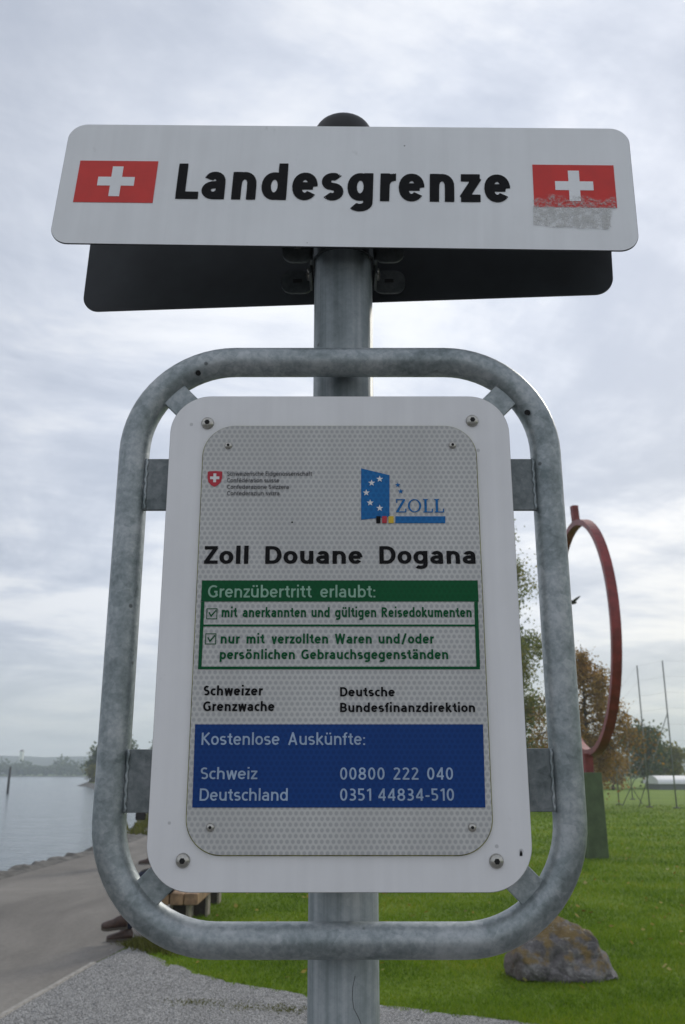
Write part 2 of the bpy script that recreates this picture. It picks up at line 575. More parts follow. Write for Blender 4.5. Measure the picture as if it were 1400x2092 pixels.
    if ch == '8': return [el(0.27, 0.76 - h * 0.4, 0.21 - h * 0.4, 0.24 - h * 0.6, 0, 360, 28), el(0.27, 0.26 + h * 0.2, 0.26 - h * 0.6, 0.27 - h * 0.8, 0, 360, 28)], 0.63
    if ch == ':': return [[(h, 0), (h, 0.13)], [(h, 0.50), (h, 0.63)]], w + 0.14
    if ch == '/': return [[(0.0, -0.08), (0.34, 1.04)]], 0.40
    if ch == '-': return [[(0.03, 0.38), (0.33, 0.38)]], 0.42
    return [], 0.4


def stroke_field(strokes, w, gx, gy):
    D = np.full(gx.shape, 9.0)
    h = w / 2
    for s in strokes:
        P = np.array(s, float)
        keep = [0] + [i for i in range(1, len(P)) if np.hypot(*(P[i] - P[i - 1])) > 1e-6]
        P = P[keep]
        if len(P) < 2: continue
        L = np.hypot(*np.diff(P, axis=0).T)
        cum = np.concatenate([[0], np.cumsum(L)])
        ring = np.hypot(*(P[0] - P[-1])) < 1e-6
        for i in range(len(P) - 1):
            a, b = P[i], P[i + 1]
            u = (b - a) / L[i]
            x = (gx - a[0]) * u[0] + (gy - a[1]) * u[1]
            y = -(gx - a[0]) * u[1] + (gy - a[1]) * u[0]
            dx = np.abs(x - L[i] / 2) - L[i] / 2
            dy = np.abs(y) - h
            q = np.minimum(np.maximum(dx, dy), 0) + np.hypot(np.maximum(dx, 0), np.maximum(dy, 0))
            if not ring:
                if cum[-1] - cum[i + 1] < 0.9 * h and i + 2 < len(P):
                    te = (P[-1] - P[-2]) / L[-1]
                    q = np.maximum(q, (gx - P[-1][0]) * te[0] + (gy - P[-1][1]) * te[1])
                if cum[i] < 0.9 * h and i > 0:
                    te = (P[0] - P[1]) / L[0]
                    q = np.maximum(q, (gx - P[0][0]) * te[0] + (gy - P[0][1]) * te[1])
            D = np.minimum(D, q)
        for i in range(len(P)):
            if ring or (h * 0.9 < cum[i] < cum[-1] - h * 0.9):
                D = np.minimum(D, np.hypot(gx - P[i][0], gy - P[i][1]) - h)
    return D


def contours(F, xs, ys):
    """closed zero contours of a grid (marching squares)"""
    segs = {}
    ny, nx = F.shape
    IN = F < 0

    def pt(e):
        kind, j, i = e
        if kind == 0:
            a, b = F[j, i], F[j, i + 1]
            t = a / (a - b)
            return (xs[i] + t * (xs[i + 1] - xs[i]), ys[j])
        a, b = F[j, i], F[j + 1, i]
        t = a / (a - b)
        return (xs[i], ys[j] + t * (ys[j + 1] - ys[j]))
    code = IN[:-1, :-1] * 1 + IN[:-1, 1:] * 2 + IN[1:, 1:] * 4 + IN[1:, :-1] * 8
    for j, i in zip(*np.nonzero((code > 0) & (code < 15))):
        B, Rr, Tt, Ll = (0, j, i), (1, j, i + 1), (0, j + 1, i), (1, j, i)
        c = code[j, i]
        tab = {1: [(Ll, B)], 2: [(B, Rr)], 3: [(Ll, Rr)], 4: [(Rr, Tt)], 5: [(Ll, Tt), (Rr, B)], 6: [(B, Tt)], 7: [(Ll, Tt)],
               8: [(Tt, Ll)], 9: [(Tt, B)], 10: [(B, Ll), (Tt, Rr)], 11: [(Tt, Rr)], 12: [(Rr, Ll)], 13: [(Rr, B)], 14: [(B, Ll)]}
        for a, b in tab[int(c)]:
            segs[a] = b
    loops = []
    while segs:
        s, e = next(iter(segs.items()))
        loop = [s]
        del segs[s]
        while e != s and e in segs:
            loop.append(e)
            e = segs.pop(e)
        loops.append([pt(q) for q in loop])
    return loops


def simplify(loop, tol):
    P = np.array(loop)
    out = [0]
    n = len(P)
    i = 0
    while i < n - 1:
        j = i + 2
        best = i + 1
        while j < n:
            a, b = P[i], P[j]
            d = b - a
            L = np.hypot(*d) or 1e-9
            q = P[i + 1:j] - a
            if np.max(np.abs(q[:, 0] * d[1] - q[:, 1] * d[0]) / L) > tol or j - i > 14:
                break
            best = j
            j += 1
        out.append(best)
        i = best
    return [tuple(P[k]) for k in out[:-1]] if out[-1] == n - 1 and np.hypot(*(P[0] - P[-1])) < tol else [tuple(P[k]) for k in out]


def filled(loops, thick):
    """mesh in the xz plane (front towards -Y) of even-odd filled outlines"""
    cu = bpy.data.curves.new('outline', 'CURVE')
    cu.dimensions = '2D'
    cu.fill_mode = 'BOTH'
    cu.extrude = thick / 2
    for lp in loops:
        if len(lp) < 3: continue
        sp = cu.splines.new('POLY')
        sp.points.add(len(lp) - 1)
        for p, (x, y) in zip(sp.points, lp):
            p.co = (x, y, 0, 1)
        sp.use_cyclic_u = True
    o = bpy.data.objects.new('outline', cu)
    COL.objects.link(o)
    dg = bpy.context.evaluated_depsgraph_get()
    me = bpy.data.meshes.new_from_object(o.evaluated_get(dg))
    bpy.data.objects.remove(o)
    bpy.data.curves.remove(cu)
    me.transform(Matrix.Rotation(R(90), 4, 'X'))
    return me


CACHE = {}


def line_loops(text, x0, x1, base, cap, w, space=None, track=0.0):
    def build():
        x, loops, right, prev = 0.0, [], 0.0, ''
        for ch in text:
            g, adv = glyph(ch, w)
            if ch == ' ':
                x += space if space else adv
                prev = ''
                continue
            key = (ch, w, XH, NARROW)
            if key not in CACHE:
                xe = max(p[0] for s in g for p in s) + w / 2
                step = 0.0125
                xs = np.arange(-0.16, xe + 0.14, step)
                ys = np.arange(-0.36, 1.20, step)
                gx, gy = np.meshgrid(xs, ys)
                lp = [simplify(l, 0.003) for l in contours(stroke_field(g, w, gx, gy), xs, ys)]
                xmin = min(p[0] for l in lp for p in l)
                CACHE[key] = [[(p[0] - xmin, p[1]) for p in l] for l in lp]
            # gap after the letter before: stems stand apart, round and open sides close up
            if prev:
                x += 0.155 * SB * (0.55 if prev in 'rLzkctfvwTKZ' else 0.74 if prev in 'eosbpDaBSCGO' and prev != 'a' else 1.0) * (0.74 if ch in 'aceogdqsvwzCGOS' else 0.6 if ch in 'tfA' else 1.0)
            loops += [[(p[0] + x, p[1]) for p in l] for l in CACHE[key]]
            right = x + max(p[0] for l in CACHE[key] for p in l)
            x = right
            prev = ch
        return loops, right
    target = (x1 - x0) / cap
    # widths follow the printed line: the outlines are stretched, so stems grow heavier than bars
    loops, right = build()
    sx = target / right
    return [[(x0 + px * sx * cap, base + py * cap) for px, py in l] for l in loops]


# ------------------------------------------------------------------ the border sign
SIGN = empty('border_sign', (0.001, 1.052, 0))
tag(SIGN, 'galvanised border sign post with white name board above a framed customs notice', 'sign')
SX, SY = 0.001, 1.052


# post and cap
bm = bmesh.new()
add_lathe(bm, [(0.038, -0.3), (0.038, 2.352)], 40)
for f in bm.faces: f.smooth = len(f.verts) == 4
post = obj('post', bm, M['post'], SIGN)
bm = bmesh.new()
prof = [(0.0385, 2.315), (0.0400, 2.316), (0.0400, 2.346)]
for i in range(1, 8):
    a = R(90 * i / 7.2)
    prof.append((0.040 * math.cos(a), 2.346 + 0.022 * math.sin(a)))
add_lathe(bm, prof, 32)
obj('post_cap', bm, M['cap'], SIGN)
# weld seam line and marker scribble on the post
bm = bmesh.new()
pts = [(0.012, 1.300), (0.0095, 1.290), (0.009, 1.280), (0.0105, 1.270), (0.0150, 1.262), (0.0185, 1.254), (0.021, 1.245)]
add_tube(bm, [(x, -math.sqrt(0.0381 ** 2 - x * x), z) for x, z in pts], 0.00028, 6)
obj('scratch', bm, M['grey_ink'], post)
# bent tube frame
FY = 0.995 - SY
bm = bmesh.new()
FW, FT, FB, FR = 0.4825, 1.9763, 1.3365, 0.116
fz = (FT + FB) / 2
pts = [(x - 0.004, FY, z + fz) for x, z in rounded_rect(FW, FT - FB, FR, 16)]
dense = []
for a, b in zip(pts, pts[1:] + pts[:1]):
    a, b = Vector(a), Vector(b)
    k = max(1, int((b - a).length / 0.03))
    dense += [a.lerp(b, i / k) for i in range(k)]
add_tube(bm, dense, 0.0176, 28, closed=True)
frame = obj('tube_frame', bm, M['frame'], SIGN)
# drain holes in the bends
for (x, z) in ((-0.1735, 1.958), (0.2155, 1.905)):
    bm = bmesh.new()
    add_lathe(bm, [(0.0031, 0.0), (0.0031, 0.004)], 14, 'Y')
    o = obj('drain_hole', bm, M['hole'], frame)
    cx, cz = (-0.1292, 1.8603) if x < 0 else (0.1212, 1.8603)
    d = Vector((x - cx, 0, z - cz)).normalized()
    nrm = (Vector((0, -1, 0)) * 0.80 - d * 0.60).normalized()
    ctr = Vector((cx, FY, cz)) + d * FR
    o.location = ctr + nrm * 0.0172
    o.rotation_euler = nrm.to_track_quat('Y', 'Z').to_euler()
# welded lugs between tube and notice board
PY = 0.985 - SY
for x0, x1, z0, z1 in ((-0.2330, -0.180, 1.788, 1.850), (0.176, 0.2250, 1.788, 1.850), (-0.2330, -0.180, 1.4595, 1.5235), (0.176, 0.2250, 1.4605, 1.5245)):
    bm = bmesh.new()
    add_box(bm, ((x0 + x1) / 2, PY + 0.004, (z0 + z1) / 2), (x1 - x0, 0.005, z1 - z0), bevel=0.0008)
    lug = obj('lug', bm, M['bracket'], SIGN)
    xe = -0.2278 if x0 < 0 else 0.2198
    bm = bmesh.new()
    zs = np.linspace(z0, z1, 15)
    add_tube(bm, [(xe + 0.0008 * math.sin(i * 2.1), PY + 0.0012, z) for i, z in enumerate(zs)], [0.0017 + 0.0006 * math.sin(i * 2.6) for i in range(15)], 8)
    obj('weld', bm, M['frame'], lug)
for sx_, zc, sg in ((-1, 1.9140, 1), (1, 1.9140, 1), (-1, 1.3985, -1), (1, 1.3985, -1)):
    bm = bmesh.new()
    ang = R(45) * sx_ * sg
    add_box(bm, (-0.0036 + sx_ * 0.177, PY + 0.004, zc - sg * 0.003), (0.032, 0.006, 0.080), rot=Matrix.Rotation(ang, 3, 'Y'), bevel=0.0008)
    obj('corner_lug', bm, M['frame'], SIGN)

# white back plate of the notice
plate_c = (-0.0032, 0.974 - SY, 1.6535)
bm = bmesh.new()
add_slab(bm, rounded_rect(0.3925, 0.5394, 0.046, 14), 0, 0.004, 0, 1, 1, 0.0007)
plate = obj('notice_board', bm, [M['plate'], M['board_edge']], SIGN, (plate_c[0] - SX, plate_c[1], plate_c[2]))


def dome_screw(name, parent, x, z, y, r):
    bm = bmesh.new()
    prof = [(r * 1.02, 0.0), (r, -r * 0.12)]
    for i in range(1, 6):
        a = R(90 * i / 5.6)
        prof.append((r * math.cos(a), -r * 0.12 - r * 0.55 * math.sin(a)))
    add_lathe(bm, [(q, hh) for q, hh in prof], 24, 'Y')
    o = obj(name, bm, M['steel'], parent, (x, y, z))
    bm = bmesh.new()
    add_lathe(bm, [(r * 0.42, -r * 0.55), (r * 0.42, -r * 0.72)], 6, 'Y', smooth=False)
    k = obj('socket', bm, M['hole'], parent, (x, y, z))
    # socket and head are one fastener: join the recess into the head's mesh
    bm = bmesh.new()
    bm.from_mesh(o.data)
    n0 = len(bm.faces)
    bm.from_mesh(k.data)
    bm.faces.ensure_lookup_table()
    for f in bm.faces[n0:]: f.material_index = 1
    bm.to_mesh(o.data)
    bm.free()
    o.data.materials.append(M['hole'])
    bpy.data.objects.remove(k)
    return o


for x, z in ((-0.1565, 1.889), (0.1505, 1.892), (-0.1618, 1.4140), (0.1560, 1.4135)):
    dome_screw('screw', plate, x - plate_c[0], z - plate_c[2], 0.0, 0.0073)
# dark nick in the plate's lower right corner
bm = bmesh.new()
add_slab(bm, [(-0.0012, -0.002), (0.0016, -0.002), (0.0018, 0.0003), (0.0004, 0.0036), (-0.001, 0.0006)], -0.0005, 0.0005)
obj('paint_chip', bm, M['hole'], plate, (0.1810 - plate_c[0], 0, 1.4205 - plate_c[2]))

# thin olive slab: grime round the panel, plus its lower shadow line as colour
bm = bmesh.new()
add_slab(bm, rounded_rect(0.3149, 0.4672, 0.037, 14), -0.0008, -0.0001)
obj('grime_shade_line', bm, M['panel_edge'], plate, (-0.0001, 0, -0.0015))

# printed reflective panel
PF = 0.9705
panel_c = (-0.0033, PF - SY, 1.652)
bm = bmesh.new()
add_slab(bm, rounded_rect(0.3125, 0.4646, 0.036, 14), 0, 0.0030, 0, 1, 1)
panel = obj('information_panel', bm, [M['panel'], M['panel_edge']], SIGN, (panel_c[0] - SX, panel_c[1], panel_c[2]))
for x, z in ((-0.1310, 1.8602), (0.1262, 1.8607), (-0.1348, 1.4460), (0.1323, 1.4460)):
    dome_screw('rivet', panel, x - panel_c[0], z - panel_c[2], 0.0, 0.0042)

# scale of the front of the panel in the picture: x and z metres for a measured point
F_, TH = 1838.0, math.atan(0.2895)


def on_panel(px, py, Y=PF):
    a, b = (px - 700) / F_, (1046 - py) / F_
    dy, dz = math.cos(TH) - b * math.sin(TH), math.sin(TH) + b * math.cos(TH)
    return a * Y / dy - panel_c[0], dz * Y / dy + 1.5 - panel_c[2]


def panel_text(text, l, r, base, captop, w, m, space=None, y=-0.0006, label=None):
    x0, z0 = on_panel(l, base)
    x1, _ = on_panel(r, base)
    _, z1 = on_panel(l, captop)
    me = filled(line_loops(text, x0, x1, z0, z1 - z0, w, space), 0.0003)
    o = link_mesh('lettering', me, m, panel, (0, y, 0))
    return o


def panel_quad(name, pts, m, y0, y1):
    q = [on_panel(*p) for p in pts]
    bm = bmesh.new()
    add_slab(bm, q, y0, y1)
    return obj(name, bm, m, panel)


panel_text('Zoll Douane Dogana', 417, 972, 1152, 1116, 0.185, M['ink'], 0.72)
# green box: header band and ruled frame with a divider
panel_quad('green_band', [(413, 1186), (976, 1186), (978, 1229), (411, 1229)], M['green'], -0.0006, -0.0001)
bm = bmesh.new()
for q in ([(411, 1229.5), (418, 1229.5), (412, 1362), (405, 1362)], [(969, 1229.5), (976.5, 1229.5), (981, 1362), (973.5, 1362)],
          [(405, 1362), (981, 1362), (981, 1367.5), (404.5, 1367.5)], [(416, 1276), (971, 1276), (971, 1280), (416, 1280)]):
    add_slab(bm, [on_panel(*p) for p in q], -0.0006, -0.0001)
obj('green_rule', bm, M['green'], panel)
panel_text('Grenzübertritt erlaubt:', 425, 767, 1221, 1196, 0.14, M['pale_green'], 0.62, y=-0.0010)
panel_text('mit anerkannten und gültigen Reisedokumenten', 453, 964, 1261, 1241, 0.185, M['green'], 0.60)
panel_text('nur mit verzollten Waren und/oder', 451, 887, 1315, 1295, 0.185, M['green'], 0.64)
panel_text('persönlichen Gebrauchsgegenständen', 449, 916, 1347, 1327, 0.185, M['green'], 0.60)
for x, y in ((421.5, 1265), (419, 1316.5)):
    bm = bmesh.new()
    x0, z0 = on_panel(x, y)
    s = 0.0118
    t = 0.0008
    add_slab(bm, [(x0, z0), (x0 + s, z0), (x0 + s, z0 + t), (x0, z0 + t)], -0.0006, -0.0001)
    add_slab(bm, [(x0, z0 + s - t), (x0 + s, z0 + s - t), (x0 + s, z0 + s), (x0, z0 + s)], -0.0006, -0.0001)
    for xx in (x0, x0 + s - t):
        add_slab(bm, [(xx, z0 + t), (xx + t, z0 + t), (xx + t, z0 + s - t), (xx, z0 + s - t)], -0.0006, -0.0001)
    add_slab(bm, [(x0 + 0.0022, z0 + 0.0070), (x0 + 0.0035, z0 + 0.0078), (x0 + 0.0052, z0 + 0.0045), (x0 + 0.0100, z0 + 0.0102), (x0 + 0.0106, z0 + 0.0090), (x0 + 0.0052, z0 + 0.0022)], -0.0007, -0.0001)
    obj('check_box', bm, M['green'], panel)
panel_text('Schweizer', 416, 537, 1421, 1401, 0.185, M['ink'])
panel_text('Grenzwache', 415, 561, 1453, 1433, 0.185, M['ink'])
panel_text('Deutsche', 695, 807, 1423, 1404, 0.185, M['ink'])
panel_text('Bundesfinanzdirektion', 695, 971, 1455, 1436, 0.185, M['ink'])
panel_quad('blue_field', [(399, 1480), (987, 1480), (992, 1650), (393, 1650)], M['blue'], -0.0006, -0.0001)
panel_text('Kostenlose Auskünfte:', 412, 746, 1522, 1497, 0.135, M['pale_blue'], 0.66, y=-0.0010)
panel_text('Schweiz', 410, 526, 1592, 1568, 0.135, M['pale_blue'], y=-0.0010)
panel_text('Deutschland', 408, 588, 1636, 1611, 0.135, M['pale_blue'], y=-0.0010)
panel_text('00800 222 040', 695, 926, 1593, 1568, 0.135, M['pale_blue'], 0.66, y=-0.0010)
panel_text('0351 44834-510', 695, 928, 1636, 1611, 0.135, M['pale_blue'], 0.52, y=-0.0010)
for txt, r, b in (('Schweizerische Eidgenossenschaft', 638, 972), ('Confédération suisse', 571, 985.5), ('Confederazione Svizzera', 590, 999), ('Confederaziun svizra', 571, 1012)):
    panel_text(txt, 464, r, b, b - 8.5, 0.12, M['grey_ink'], 0.40)
# federal shield
x0, z0 = on_panel(439, 978)
sh = [(-0.0083, 0.0083)] + [(-0.0083 + 0.0166 * i / 6, 0.0083 + 0.0008 * math.sin(math.pi * i / 6)) for i in range(1, 6)] + [(0.0083, 0.0083), (0.0083, 0.001), (0.0070, -0.0040), (0.0040, -0.0075), (0, -0.0098), (-0.0040, -0.0075), (-0.0070, -0.0040), (-0.0083, 0.001)]
bm = bmesh.new()
add_slab(bm, [(x + x0, z + z0) for x, z in sh[::-1]], -0.0006, -0.0001)
obj('shield_emblem', bm, M['crest_red'], panel)


def cross(a, b):
    return [(-b, a), (-b, b), (-a, b), (-a, -b), (-b, -b), (-b, -a), (b, -a), (b, -b), (a, -b), (a, b), (b, b), (b, a)]


bm = bmesh.new()
add_slab(bm, [(x + x0, z + z0 + 0.0008) for x, z in cross(0.0052, 0.0016)], -0.0010, -0.0005)
obj('shield_cross', bm, M['white'], panel)
# customs emblem: blue leaf with stars, serif letters, flag bar
panel_quad('logo_field', [(738, 957), (796, 971), (796, 1056), (738, 1062)], M['logo_blue'], -0.0006, -0.0001)


def star(cx, cz, r):
    return [(cx + (r if i % 2 == 0 else r * 0.42) * math.sin(R(36 * i)), cz + (r if i % 2 == 0 else r * 0.42) * math.cos(R(36 * i))) for i in range(10)]


bm = bmesh.new()
for p in ((776, 979), (759.5, 987), (748.5, 1007), (756.5, 1027.5), (776, 1038.5)):
    add_slab(bm, star(*on_panel(*p), 0.0040), -0.0010, -0.0005)
obj('star', bm, M['white'], panel)
bm = bmesh.new()
for p in ((813, 991), (819, 1004)):
    add_slab(bm, star(*on_panel(*p), 0.0032), -0.0006, -0.0001)
obj('star', bm, M['logo_blue'], panel)
ser = {
    'Z': ([[(0.10, 0.965), (0.66, 0.965)], [(0.04, 0.035), (0.70, 0.035)], [(0.60, 0.95), (0.12, 0.05)], [(0.10, 0.72), (0.10, 1.0)], [(0.69, 0.0), (0.69, 0.28)]], 0.82),
    'O': ([el(0.45, 0.5, 0.37, 0.45, 0, 360, 40, 2.0)], 0.98),
    'L': ([[(0.20, 0), (0.20, 1)], [(0.04, 0.97), (0.36, 0.97)], [(0.04, 0.03), (0.64, 0.03)], [(0.63, 0.0), (0.63, 0.28)]], 0.74)}
x0, z0 = on_panel(808, 1047)
x1, z1 = on_panel(909, 1020)
loops, x = [], 0.0
for ch in 'ZOLL':
    st, adv = ser[ch]
    xs = np.arange(-0.1, 1.05, 0.0125)
    gx, gy = np.meshgrid(xs, np.arange(-0.1, 1.12, 0.0125))
    D = np.minimum(stroke_field(st, 0.075, gx, gy), 9)
    if ch == 'Z': D = np.minimum(D, stroke_field([st[2]], 0.16, gx, gy))
    if ch == 'L': D = np.minimum(D, stroke_field([st[0]], 0.16, gx, gy))
    if ch == 'O': D = np.maximum(np.hypot((gx - .45) / .44, (gy - .5) / .5) - 1, 1 - np.hypot((gx - .45) / .31, (gy - .5) / .43)) * 0.4
    loops += [[(x0 + (p[0] + x) * (x1 - x0) / 3.28, z0 + p[1] * (z1 - z0)) for p in simplify(l, 0.004)] for l in contours(D, xs, gy[:, 0])]
    x += adv
link_mesh('lettering', filled(loops, 0.0003), M['logo_blue'], panel, (0, -0.0006, 0))
for l, r, m in ((769, 777.5, 'ink'), (781, 790.5, 'crest_red'), (794, 804.5, 'yellow'), (808, 910, 'logo_blue')):
    panel_quad('flag_bar', [(l, 1055), (r, 1055), (r, 1069), (l, 1069)], M[m], -0.0012 if l < 800 else -0.0006, -0.0001)
bm = bmesh.new()
x0, z0 = on_panel(597, 1067)
add_lathe(bm, [(0.0011, 0.0), (0.0009, -0.0006)], 8, 'Y', (x0, 0, z0))
obj('dirt_spot', bm, M['hole'], panel)


# name boards either side of the post
def eul(yaw, roll, tilt):
    return (Matrix.Rotation(yaw, 3, 'Z') @ Matrix.Rotation(roll, 3, 'Y') @ Matrix.Rotation(tilt, 3, 'X')).to_euler()


BW, BH = 0.7377, 0.1924
bm = bmesh.new()
add_slab(bm, rounded_rect(BW, BH, 0.024, 12), 0, 0.0025, 0, 1, 1, 0.0006)
board = obj('name_board', bm, [M['board'], M['board_back']], SIGN, (0.0009 - SX, 0.992 - SY, 2.2244))
board.rotation_euler = eul(-0.0316, 0.0353, -0.086)
XH, NARROW, SB = 0.775, 0.92, 1.0
me = filled(line_loops('Landesgrenze', -0.2150, 0.2128, -0.0255, 0.0568, 0.205), 0.0003)
XH, NARROW, SB = 0.73, 1.0, 1.0
link_mesh('lettering', me, M['ink'], board, (0, -0.0006, 0))
for cx, cz in ((-0.2949, 0.0012), (0.2938, 0.0016)):
    bm = bmesh.new()
    add_slab(bm, [(cx - 0.0516, cz - 0.0335), (cx + 0.0516, cz - 0.0335), (cx + 0.0516, cz + 0.0335), (cx - 0.0516, cz + 0.0335)], -0.0006, -0.0001)
    fl = obj('flag', bm, M['flag_red'], board)
    bm = bmesh.new()
    add_slab(bm, [(x + cx, z + cz) for x, z in cross(0.0240, 0.0070)], -0.0010, -0.0005)
    obj('flag_cross', bm, M['board'], fl)
# torn remains of a sticker over the right flag
m, T, p = new_mat('torn_paper')
co = T.n('ShaderNodeTexCoord').outputs['Object']
p.inputs['Base Color'].default_value = (0.60, 0.60, 0.585, 1)
p.inputs['Roughness'].default_value = 0.8
sz = T.n('ShaderNodeSeparateXYZ')
T.l(co, sz.inputs[0])
nn = T.noise(co, 260, 6, 0.75)
big = T.noise(co, 45, 4, 0.6)
edge = T.math('ADD', sz.outputs[2], T.math('MULTIPLY', T.math('SUBTRACT', big, 0.5), 0.055))
cover = T.step(edge, -0.014, -0.0235)
al = T.math('MULTIPLY', cover, T.math('ADD', T.step(nn, 0.40, 0.62), T.step(sz.outputs[2], -0.0305, -0.0345)), clamp=True)
T.l(T.math('MULTIPLY', al, T.math('MULTIPLY', T.step(T.noise(co, 120, 5, 0.75), 0.32, 0.62), 0.48)), p.inputs['Alpha'])
bm = bmesh.new()
add_slab(bm, [(0.2400, -0.0600), (0.2410, -0.012), (0.3440, -0.012), (0.3440, -0.033), (0.3385, -0.0352), (0.3375, -0.045), (0.3350, -0.052), (0.3355, -0.0610), (0.3320, -0.0655), (0.3150, -0.0640), (0.3000, -0.0648), (0.2800, -0.0625), (0.2650, -0.0632), (0.2520, -0.0605)][::-1], -0.0014, -0.0011)
obj('sticker_residue', bm, m, board)

bm = bmesh.new()
add_slab(bm, rounded_rect(BW, BH, 0.024, 12), 0.0005, 0.003, 1, 1, 0)
rear = obj('name_board', bm, [M['board'], M['board_back']], SIGN, (-0.0036 - SX, 1.108 - SY, 2.2163))
rear.rotation_euler = eul(-0.1245, 0.032, -0.0051)
rear['label'] = 'second name board seen from its dark back'

# clamp: band round the post with ears, bolts and slotted plates
for zc in (2.155, 2.275):
    bm = bmesh.new()
    ring = []
    for r_, dz in ((0.0388, -0.010), (0.0428, -0.010), (0.0428, 0.010), (0.0388, 0.010)):
        ring.append([bm.verts.new((r_ * math.cos(2 * math.pi * j / 28), r_ * math.sin(2 * math.pi * j / 28), zc + dz)) for j in range(28)])
    for a in range(4):
        A, B = ring[a], ring[(a + 1) % 4]
        for j in range(28):
            bm.faces.new((A[j], A[(j + 1) % 28], B[(j + 1) % 28], B[j]))
    obj('clamp_band', bm, M['clamp'], SIGN)
for sx_ in (-1, 1):
    for zc in (2.146, 2.275):
        bm = bmesh.new()
        add_slab(bm, [(x + sx_ * 0.058, z + zc) for x, z in rounded_rect(0.040, 0.040, 0.014, 5)], -0.038, -0.034)
        add_box(bm, (sx_ * 0.041, -0.032, zc), (0.004, 0.012, 0.036), bevel=0.001)
        ear = obj('clamp_ear', bm, M['clamp'], SIGN)
        bm = bmesh.new()
        add_lathe(bm, [(0.0075, -0.0385), (0.0075, -0.0425)], 20, 'Y', (sx_ * 0.058, 0, zc + 0.006), smooth=False)
        add_lathe(bm, [(0.0052, -0.0425), (0.0052, -0.0475)], 6, 'Y', (sx_ * 0.058, 0, zc + 0.006), smooth=False)
        obj('bolt', bm, M['steel'], ear)
    bm = bmesh.new()
    add_slab(bm, [(x + sx_ * 0.062, z + 2.139) for x, z in rounded_rect(0.044, 0.034, 0.014, 5)], 0.032, 0.036)
    add_box(bm, (sx_ * 0.043, 0.012, 2.139), (0.004, 0.044, 0.026), bevel=0.001)
    pl = obj('clamp_plate', bm, M['clamp'], SIGN)
    bm = bmesh.new()
    add_box(bm, (sx_ * 0.062, 0.0316, 2.140), (0.012, 0.001, 0.005))
    obj('slot', bm, M['hole'], pl)
    bm = bmesh.new()
    add_tube(bm, [(sx_ * 0.0455, 0.010, 2.139), (sx_ * 0.0455, 0.024, 2.139)], 0.0042, 6, smooth=False)
    add_tube(bm, [(sx_ * 0.0455, 0.001, 2.139), (sx_ * 0.0455, 0.010, 2.139)], 0.0024, 8)
    obj('bolt', bm, M['steel'], pl)
bm = bmesh.new()
add_box(bm, (-0.055, -0.050, 2.146), (0.11, 0.002, 0.006), bevel=0.0005)
obj('strap_end', bm, M['hole'], SIGN)


# ------------------------------------------------------------------ ground, path, gravel, water, far shore
SHORE = [(-6.2, -12), (-5.75, 0), (-5.45, 7), (-5.16, 14.5), (-4.95, 18.9), (-4.92, 21.8), (-5.15, 25), (-6.6, 34), (-9.5, 50), (-17, 78), (-27, 108),
         (-34.5, 132), (-38.2, 140), (-39.8, 147), (-38, 156), (-30, 172), (-24, 220), (-40, 300), (-75, 380), (-150, 428), (-330, 452), (-700, 470), (-1500, 480)]
WATER_Z = -0.45


def smooth_line(pts, step):
    out = []
    for (x0, y0), (x1, y1) in zip(pts, pts[1:]):
        k = max(1, int(math.hypot(x1 - x0, y1 - y0) / step))
        out += [(x0 + (x1 - x0) * i / k, y0 + (y1 - y0) * i / k) for i in range(k)]
    return out + [pts[-1]]


def sheet(name, outline, z, m, kind='structure'):
    cu = [(x, y) for x, y in outline]
    bm = bmesh.new()
    vs = [bm.verts.new((x, y, z)) for x, y in cu]
    es = [bm.edges.new((vs[i], vs[(i + 1) % len(vs)])) for i in range(len(vs))]
    bmesh.ops.triangle_fill(bm, use_beauty=True, use_dissolve=False, edges=es)
    for f in bm.faces:
        if f.normal.z < 0: f.normal_flip()
    me = bpy.data.meshes.new(name)
    bm.to_mesh(me)
    bm.free()
    o = link_mesh(name, me, m)
    return tag(o, kind=kind)


def lawn_mat():
    m, T, p = new_mat('lawn_ground')
    co = T.n('ShaderNodeTexCoord').outputs['Object']
    a = T.noise(co, 0.35, 5, 0.6)
    b = T.noise(T.mapping(co, scale=(1, 0.55, 1)), 5.0, 6, 0.7)
    c = T.noise(T.mapping(co, scale=(1, 0.5, 1)), 40.0, 4, 0.7)
    f = T.math('ADD', T.math('MULTIPLY', a, 0.35), T.math('ADD', T.math('MULTIPLY', b, 0.35), T.math('MULTIPLY', c, 0.30)))
    col = T.ramp(f, [(0.32, (0.065, 0.115, 0.010)), (0.5, (0.145, 0.230, 0.016)), (0.68, (0.225, 0.310, 0.028))])
    T.l(col, p.inputs['Base Color'])
    p.inputs['Roughness'].default_value = 0.85
    p.inputs['Specular IOR Level'].default_value = 0.15
    bp = T.n('ShaderNodeBump')
    bp.inputs['Strength'].default_value = 0.8
    bp.inputs['Distance'].default_value = 0.06
    T.l(T.math('ADD', T.math('MULTIPLY', b, 0.6), c), bp.inputs['Height'])
    T.l(bp.outputs[0], p.inputs['Normal'])
    return m


